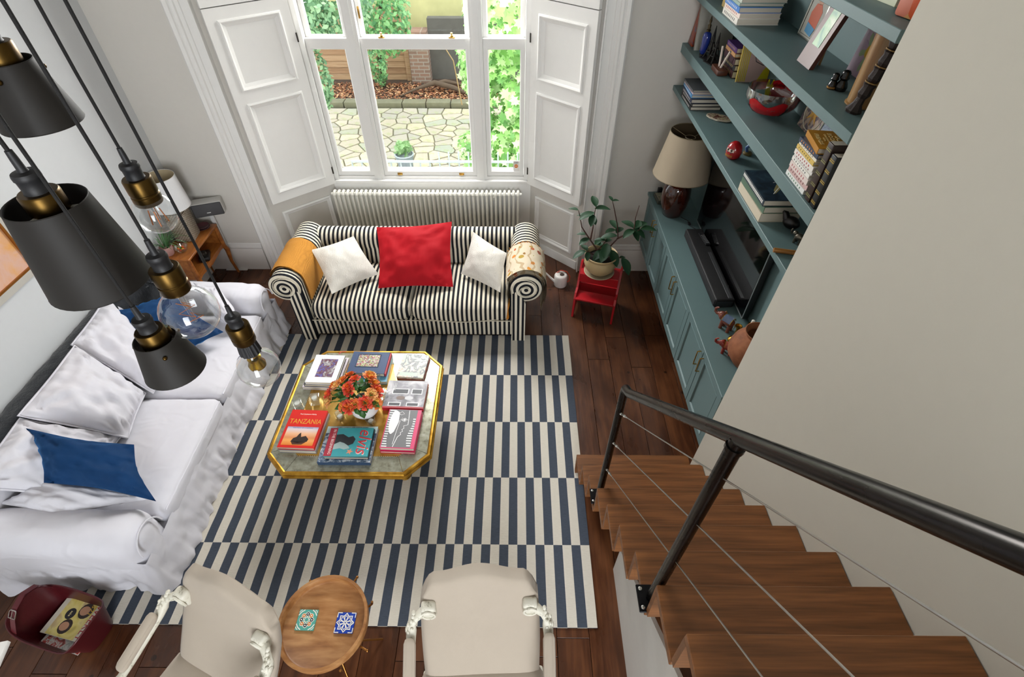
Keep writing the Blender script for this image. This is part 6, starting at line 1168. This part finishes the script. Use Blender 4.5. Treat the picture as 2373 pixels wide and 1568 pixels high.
bf = empty('blue_figurine', (1.50, 3.19, SA), .5, 'small blue and gold figurine behind the red doll on the lowest shelf', 'ornament'); MB().lathe([(0, 0), (.028, 0), (.03, .01), (.02, .02), (0, .022)], 14).build('base', plain('#6a5a30', .4, var=.3), bf, 50); MB().tube([(-.01, 0, .018), (-.02, .005, .045), (.0, .0, .06), (.015, 0, .085), (.005, 0, .105)], [.01, .011, .013, .010, .006], 8).build('figure', plain('#3a5a8c', .3, var=.3), bf, 60)
bd = empty('dark_bird_ornament', (1.445, 2.325, SA), 2.4, 'dark wooden bird ornament beside the three-book stack on the lowest shelf', 'ornament'); m = MB(); m.ball((0, 0, .035), .045, .03, .034, 14, 9); m.tube([(.03, 0, .05), (.045, 0, .075), (.06, 0, .08)], [.02, .015, .005], 9); m.build('body', plain('#140d0b', .3), bd, 60)
pw = empty('pewter_elephant', (1.435, 2.19, SA), 2.2, 'tiny pewter elephant ornament on the lowest shelf by the stair wall', 'ornament'); PW = plain('#6f6a5f', .3, metal=.9); m = MB(); m.ball((0, 0, .035), .026, .018, .02, 12, 8); m.ball((.026, 0, .046), .014, .012, .014, 10, 6); m.tube([(.036, 0, .046), (.046, 0, .036), (.05, 0, .05), (.046, 0, .064)], [.007, .006, .005, .003], 7); m.build('body', PW, pw, 60)
for x in (-.014, .014):
    for y in (-.01, .01): MB().cyl((x, y, 0), (x, y, .03), .0065, 8).build('leg', PW, pw, 50)
m = MB(); m.cyl((1.285, 2.112, SA + .012), (1.40, 2.085, SA + .012), .012, 12); tag(m.build('wooden_stick', wood('stick_wood', '#6a4218', '#8f5e26', '#a87434'), None, 50), 'short round wooden stick lying on the lowest shelf by the stair wall', 'stick')
# ================================================================== SIDE TABLE IN THE LEFT CORNER
CHERRY = wood('cherry_wood', '#6e3a16', '#9a5a26', '#b87436', (14, 3, 14), .35, .1)
sd = empty('side_table', (-3.125, 4.075, 0), 0, 'old cherry wood side table with an open shelf in the left corner', 'table')
m = MB(); m.rbox(-.145, .145, -.305, .305, .578, .602, .008, 3); m.build('top', CHERRY, sd, 40)
MB().box(-.12, .128, -.285, .285, .372, .388).build('shelf', CHERRY, sd, None); MB().box(-.135, -.12, -.29, .29, .36, .578).build('back_panel', CHERRY, sd, None)
for y in (-.292, .280): MB().box(-.12, .125, y, y + .012, .36, .578).build('side_panel', CHERRY, sd, None)
for sx in (-.125, .125):
    for sy in (-.285, .285):
        s1, s2 = (1 if sx > 0 else -1), (1 if sy > 0 else -1); m = MB(); m.tube([(sx, sy, .578), (sx, sy, .36), (sx + s1 * .012, sy + s2 * .01, .30), (sx + s1 * .004, sy + s2 * .004, .16), (sx + s1 * .014, sy + s2 * .02, .0)], [.02, .022, .025, .016, .012], 8); m.build('leg', CHERRY, sd, 50)
m = MB(); m.prism([(-.28, .372), (-.28, .34), (-.2, .352), (0, .33), (.2, .352), (.28, .34), (.28, .372)][::-1], .115, .128, 'x'); m.build('apron', CHERRY, sd, 30)
ph = empty('dark_camera', (-3.06, 4.10, .3885), .4, 'small black gadget inside the open shelf of the side table', 'gadget'); MB().rbox(-.05, .05, -.08, .08, 0, .045, .014, 2).build('body', plain('#141312', .4), ph, 40); MB().lathe([(.03, .045), (.028, .07), (.02, .072), (0, .066)], 16).build('dial', plain('#4a4640', .25, metal=.7), ph, 50)
# woven lamp
wl = empty('woven_lamp', (-3.145, 4.14, .6025), .12, 'table lamp with a woven patterned base and white drum shade on the side table', 'lamp')
twv = NT('woven_base'); bw = twv.n('TexBrick'); bw.inputs['Scale'].default_value = 1; bw.inputs['Brick Width'].default_value = .026; bw.inputs['Row Height'].default_value = .013; bw.inputs['Mortar Size'].default_value = .0028; X = twv.xyz(); cc = twv.n('CombineXYZ'); twv.set(cc.inputs[0], twv.math('ADD', X[0], X[1])); twv.set(cc.inputs[1], X[2]); twv.t.links.new(cc.outputs[0], bw.inputs[0]); twv.set(bw.inputs['Color1'], '#c9c2b2'); twv.set(bw.inputs['Color2'], '#b3a894'); twv.set(bw.inputs['Mortar'], '#5a4a38'); twv.col(bw.outputs[0]); twv.p(.6); twv.bump(bw.outputs[1], -.6, .004)
m = MB(); m.rbox(-.085, .085, -.085, .085, 0, .29, .012, 2); m.build('base', twv.mat, wl, 40); MB().cyl((0, 0, .29), (0, 0, .42), .01, 10).build('stem', BRASS, wl, 50)
m = MB(); m.lathe([(.155, .335), (.135, .625)], 40, cap=False); s_ = m.build('shade', plain('#e4e4e4', .8, bump=.1, bscale=200), wl, 60); m = MB(); m.lathe([(.132, .624), (.152, .336)], 40, cap=False); m.build('shade_lining', plain('#b8a888', .8), s_, 60); m = MB(); m.tube([(.135 * math.cos(2 * PI * k / 30), .135 * math.sin(2 * PI * k / 30), .625) for k in range(30)], .002, 5, closed=True); m.tube([(.155 * math.cos(2 * PI * k / 30), .155 * math.sin(2 * PI * k / 30), .335) for k in range(30)], .002, 5, closed=True); m.build('shade_ring', plain('#d9d6d0', .6), s_, 50)
# crystal basket with sweets, spider plant, plates
cbk = empty('crystal_basket', (-3.10, 3.91, .6025), .3, 'cut crystal basket of wrapped sweets on the side table', 'bowl'); m = MB(); m.lathe([(0, 0), (.035, 0), (.05, .02), (.06, .05), (.057, .05), (.046, .022), (0, .008)], 24); 
for k in range(12): a = 2 * PI * k / 12; m.tube([(.036 * math.cos(a), .036 * math.sin(a), .002), (.052 * math.cos(a), .052 * math.sin(a), .022), (.061 * math.cos(a), .061 * math.sin(a), .05)], .0022, 4)
m.build('bowl', CG, cbk, 50); m = MB(); m.tube([(.058 * math.cos(t), 0, .05 + .075 * math.sin(t)) for t in [PI * k / 14 for k in range(15)]], .004, 6); m.build('handle', CG, cbk, 60)
for k, c_ in enumerate(('#d9401f', '#d9581f', '#4aa02c', '#e07a2c', '#c83030', '#d9a02c')): a = k * 1.1; m = MB(); m.ball((.022 * math.cos(a), .022 * math.sin(a), .025 + .008 * (k % 2)), .013, .010, .009, 8, 5); m.build('sweet', plain(c_, .3), cbk, 50)
sp_ = empty('spider_plant', (-3.2, 3.86, .6025), 0, 'grassy plant in a pink marbled pot on the side table', 'plant'); MB().lathe([(0, 0), (.042, 0), (.048, .01), (.056, .085), (.052, .088), (.047, .07), (0, .068)], 24).build('pot', plain('#c79a94', .4, var=.15), sp_, 50); rs = random.Random(12); m = MB()
for k in range(46):
    a = rs.uniform(0, 2 * PI); L = rs.uniform(.10, .22); ln = rs.uniform(.4, 1.0); p0 = Vector((.02 * math.cos(a), .02 * math.sin(a), .07)); d = Vector((math.cos(a), math.sin(a), 0)); d.x = max(d.x, -.25)
    pts_ = [p0 + d * (L * ln * t) + Vector((0, 0, L * (1.4 * t - 1.3 * t * t * ln))) for t in (0, .3, .6, .85, 1.0)]; m.tube(pts_, [.003, .004, .0035, .0025, .001], 4, flat=.3)
m.build('leaves', leafmat('#4f7a4a', .2), sp_, 60)
for k, (z_, r_, lb) in enumerate(((.6025, .068, 'lower of two plum glass saucers at the far end of the side table'), (.6185, .066, 'upper of two plum glass saucers at the far end of the side table'))):
    m = MB(); m.lathe([(0, 0), (r_ * .5, 0), (r_ * .9, .008), (r_, .014), (r_ * .98, .016), (r_ * .6, .006), (0, .005)], 30); tag(m.build('plum_saucer', plain('#5a3238', .2), None, 60, (-3.075, 4.295, z_)), lb, 'saucer', 'plum saucers')
# loudspeaker on a white stand behind the table
st2 = empty('speaker_stand', (-3.02, 4.40, 0), 0, 'white metal speaker stand with a flat foot behind the side table', 'stand'); MB().rbox(-.11, .12, .0, .046, 0, .012, .004).build('foot', plain('#d6d6d4', .4), st2, 40); MB().rbox(-.018, .018, .008, .032, .012, .735, .004).build('pole', plain('#d6d6d4', .4), st2, 40); MB().rbox(-.06, .06, -.05, .03, .735, .742, .002).build('plate', plain('#d6d6d4', .4), st2, 40)
sk = empty('loudspeaker', (-2.962, 4.347, .7425), math.radians(20), 'grey and white wireless loudspeaker on its stand behind the woven lamp', 'speaker'); MB().rbox(-.135, .135, -.06, .06, 0, .135, .012, 3).build('body', plain('#c9c7c2', .4), sk, 40); MB().rbox(-.13, .13, -.066, -.058, .005, .13, .01, 3).build('grille', plain('#4a4a4c', .6, bump=.5, bscale=600), sk, 40); MB().rbox(-.018, .018, -.0675, -.0655, .035, .043, .001, 1).build('badge', plain('#d8d8d8', .3), sk, 30)
# ================================================================== PAINTING
pn = empty('abstract_painting', (-3.275, 2.12, 1.26), 0, 'orange and pink abstract painting in a pale tray frame on the left wall', 'painting')
Mx = basis((0, 0, 0), (0, -1, 0), (0, 0, 1), (1, 0, 0)); Mx = basis((0, 0, 0), (0, 1, 0), (0, 0, 1), (1, 0, 0)); w, h = .68, 1.1
m = MB(); picframe(m, -w, w, 0, h, [(0, 0), (0, .035), (.045, .035), (.045, .012)], Mx); m.build('frame', plain('#b8b4ab', .5), pn, 25); m = MB(); picframe(m, -w + .045, w - .045, .045, h - .045, [(0, .01), (.0, .034), (.014, .034), (.014, .02)], Mx); m.build('gilt_slip', plain('#a0682c', .3, metal=.7), pn, 25)
tpn = NT('abstract_canvas'); n1 = tpn.noise(tpn.co(), 2.2, 5, .6, .6); n2 = tpn.noise(tpn.co(), 5, 3); tpn.col(tpn.mix(tpn.math('MULTIPLY', n2, .5), tpn.ramp(n1, [(.3, '#c8704a'), (.45, '#d9a06c'), (.55, '#d8b09c'), (.68, '#e0a030'), (.8, '#c86a3c')]), '#d0a090')); tpn.p(.6); m = MB(); m.M = Mx; m.box(-w + .059, w - .059, .059, h - .059, .008, .022); m.build('canvas', tpn.mat, pn, None)
# ================================================================== PENDANT LAMPS
CORD = plain('#0e0d0d', .8, bump=.4, bscale=400); RUB = plain('#17171a', .55); ABR = plain('#54401f', .36, metal=1.0, var=.12); SHD = plain('#1d1a17', .62, spec=.35, var=.03); SHDI = plain('#0c0b0b', .7)
BULB = glass_thin('bulb_glass', (.96, .97, .97, 1), .10); FIL = plain('#b0622a', .35, metal=.3)
def pendant(x, y, ztop, label, s=1.0):
    r = empty('pendant_lamp', (x, y, ztop), 0, label, 'pendant lamp', 'cluster of pendant lamps'); L = (4.9 - ztop) / s; r.scale = (s, s, s)
    m = MB(); m.tube([(.004 * math.sin(k * 1.3 + x * 9) * (0 < k < 12), .004 * math.cos(k * 1.7) * (0 < k < 12), L * k / 12) for k in range(13)], .0034, 8); m.build('cord', CORD, r, 60); MB().lathe([(.035, L - .03), (.035, L)], 16).build('ceiling_rose', ABR, r, 40)
    m = MB(); m.lathe([(.0055, .012), (.0065, -.002), (.007, -.018), (.0085, -.022), (.019, -.024), (.0205, -.028), (.0205, -.034), (.019, -.036), (.0185, -.056), (.021, -.06)], 20); m.build('cord_grip', RUB, r, 45)
    m = MB(); m.lathe([(.018, -.058), (.029, -.058), (.031, -.061), (.031, -.093), (.029, -.095), (.029, -.098), (.031, -.1), (.031, -.118), (.029, -.122), (.0, -.122)], 28); m.build('holder', ABR, r, 40); return r
def globe(r, zc, R, neck): 
    m = MB(); zt_ = zc + R; prof = [(neck, zt_ + .028), (neck * 1.02, zt_ + .012)]
    for k in range(18): a = math.asin(min(.99, neck * 1.25 / R)) + (PI - math.asin(min(.99, neck * 1.25 / R)) - .001) * k / 17; prof.append((R * math.sin(a), zc + R * math.cos(a)))
    m.lathe([(max(p[0], .0005), p[1]) for p in prof], 36, cap=False); return m.build('bulb', BULB, r, 80)
# bulb with straight filaments
r = pendant(-.871, 1.08, 2.882, 'pendant with a round clear bulb hanging in front of the woven lamp'); b = globe(r, -.15, .049, .017)
m = MB(); m.lathe([(.008, -.118), (.006, -.15), (.003, -.185)], 10); m.build('stem', CLEAR, b, 50)
for k in range(4): a = PI / 2 * k + .5; m = MB(); m.cyl((.012 * math.cos(a), .012 * math.sin(a), -.14), (.018 * math.cos(a), .018 * math.sin(a), -.178), .0014, 6); m.build('filament', FIL, b, 50)
# large globe with zigzag filament
r = pendant(-.752, .871, 2.785, 'pendant with the largest clear globe bulb and zigzag filament over the white sofa'); b = globe(r, -.186, .063, .02)
m = MB(); m.lathe([(.007, -.125), (.005, -.17), (.004, -.215)], 10); m.build('stem', CLEAR, b, 50); m = MB(); m.tube([(.018 * (1 if k % 2 else -1) * (1 if k % 3 else .6), .012 * (1 if (k // 2) % 2 else -1), -.15 - .008 * k) for k in range(9)], .0011, 5); m.build('filament', FIL, b, 50)
# teardrop bulb lamp with ribbed collar
r = pendant(-.766, 1.012, 2.482, 'lowest pendant with a teardrop clear bulb and gold cap above the rug'); m = MB()
for k in range(14): a = 2 * PI * k / 14; m.tube([(.021 * math.cos(a), .021 * math.sin(a), -.12), (.026 * math.cos(a), .026 * math.sin(a), -.165)], .005, 6)
m.lathe([(.024, -.12), (.028, -.166), (0, -.166)], 20); m.build('ribbed_collar', RUB, r, 50)
m = MB(); m.lathe([(.024, -.158), (.03, -.175), (.05, -.195), (.06, -.22), (.061, -.24), (.052, -.268), (.034, -.288), (.012, -.297), (.0005, -.298)], 36, cap=False); b = m.build('bulb', BULB, r, 80)
m = MB(); m.lathe([(.012, -.166), (.012, -.185), (.02, -.19), (.018, -.2), (.025, -.215), (.024, -.226), (0, -.23)], 20); m.build('gold_cap', plain('#b08a1e', .25, metal=1.0), b, 50)
def shade(r, z0, z1, r0, r1, screw=None):
    m = MB(); m.lathe([(r0, z0), (r1, z1)], 48, cap=False); s_ = m.build('shade', SHD, r, 60); m = MB(); m.lathe([(r1 - .0015, z1), (r0 - .0015, z0)], 48, cap=False); m.build('shade_lining', SHDI, s_, 60)
    for rr_, zz, en in ((r0 - .0007, z0, 'upper_edge'), (r1 - .0007, z1, 'lower_edge')):
        m = MB(); m.tube([(rr_ * math.cos(2 * PI * k / 40), rr_ * math.sin(2 * PI * k / 40), zz) for k in range(40)], .0012, 5, closed=True); m.build(en, SHD, s_, 60)
    for k in range(3):
        a = 2 * PI * k / 3 + .35; m = MB(); m.box(0.02, r0, -.004, .004, z0 - .016, z0 - .0135); o = m.build('spoke', plain('#8d8a82', .4, metal=.6), s_, None); o.rotation_euler = (0, 0, a)
    return s_
r = pendant(-.818, .812, 2.657, 'pendant with a small dark conical shade in front of the white sofa'); s_ = shade(r, -.085, -.189, .045, .068)
for a in (-.9, 1.2, 3.3): m = MB(); m.ball((.053 * math.cos(a), .053 * math.sin(a), -.108), .005, n=10, m=6); m.build('screw', ABR, s_, 50)
p2 = (-.8, .7655); r = pendant(-.9216, .888, 2.963, 'pendant with the largest dark tapered metal shade, left of the photo', 1.16); s_ = shade(r, -.078, -.246, .063, .088)
m = MB()
for k in range(5): z_ = -.09 - .04 * k; rr_ = .064 + .025 * (.04 * k + .012) / .168; a = 2.75; m.rbox(rr_ * math.cos(a) - .004, rr_ * math.cos(a) + .004, rr_ * math.sin(a) - .004, rr_ * math.sin(a) + .004, z_ - .005, z_ + .005, .001, 1)
m.build('seam_clip', BLACK, s_, 30)
r = pendant(-.962, 1.037, 3.172, 'pendant with a dark conical shade at the top left corner of the photo'); s_ = shade(r, -.09, -.205, .046, .073)
for a in (-1.3, .9, 3.0): m = MB(); m.ball((.054 * math.cos(a), .054 * math.sin(a), -.112), .005, n=10, m=6); m.build('screw', ABR, s_, 50)
# red box file behind the far arm of the white sofa
rf = empty('red_box_file', (-2.50, 3.68, .0), math.radians(6), 'red box file on the floor between the white sofa and the striped sofa', 'box file')
MB().rbox(-.15, .08, -.04, .04, 0, .27, .005, 2).build('case', plain('#b01f2c', .45), rf, 40); MB().box(-.145, .075, -.034, .034, .270, .2712).build('lid', plain('#8f1822', .5), rf, None)
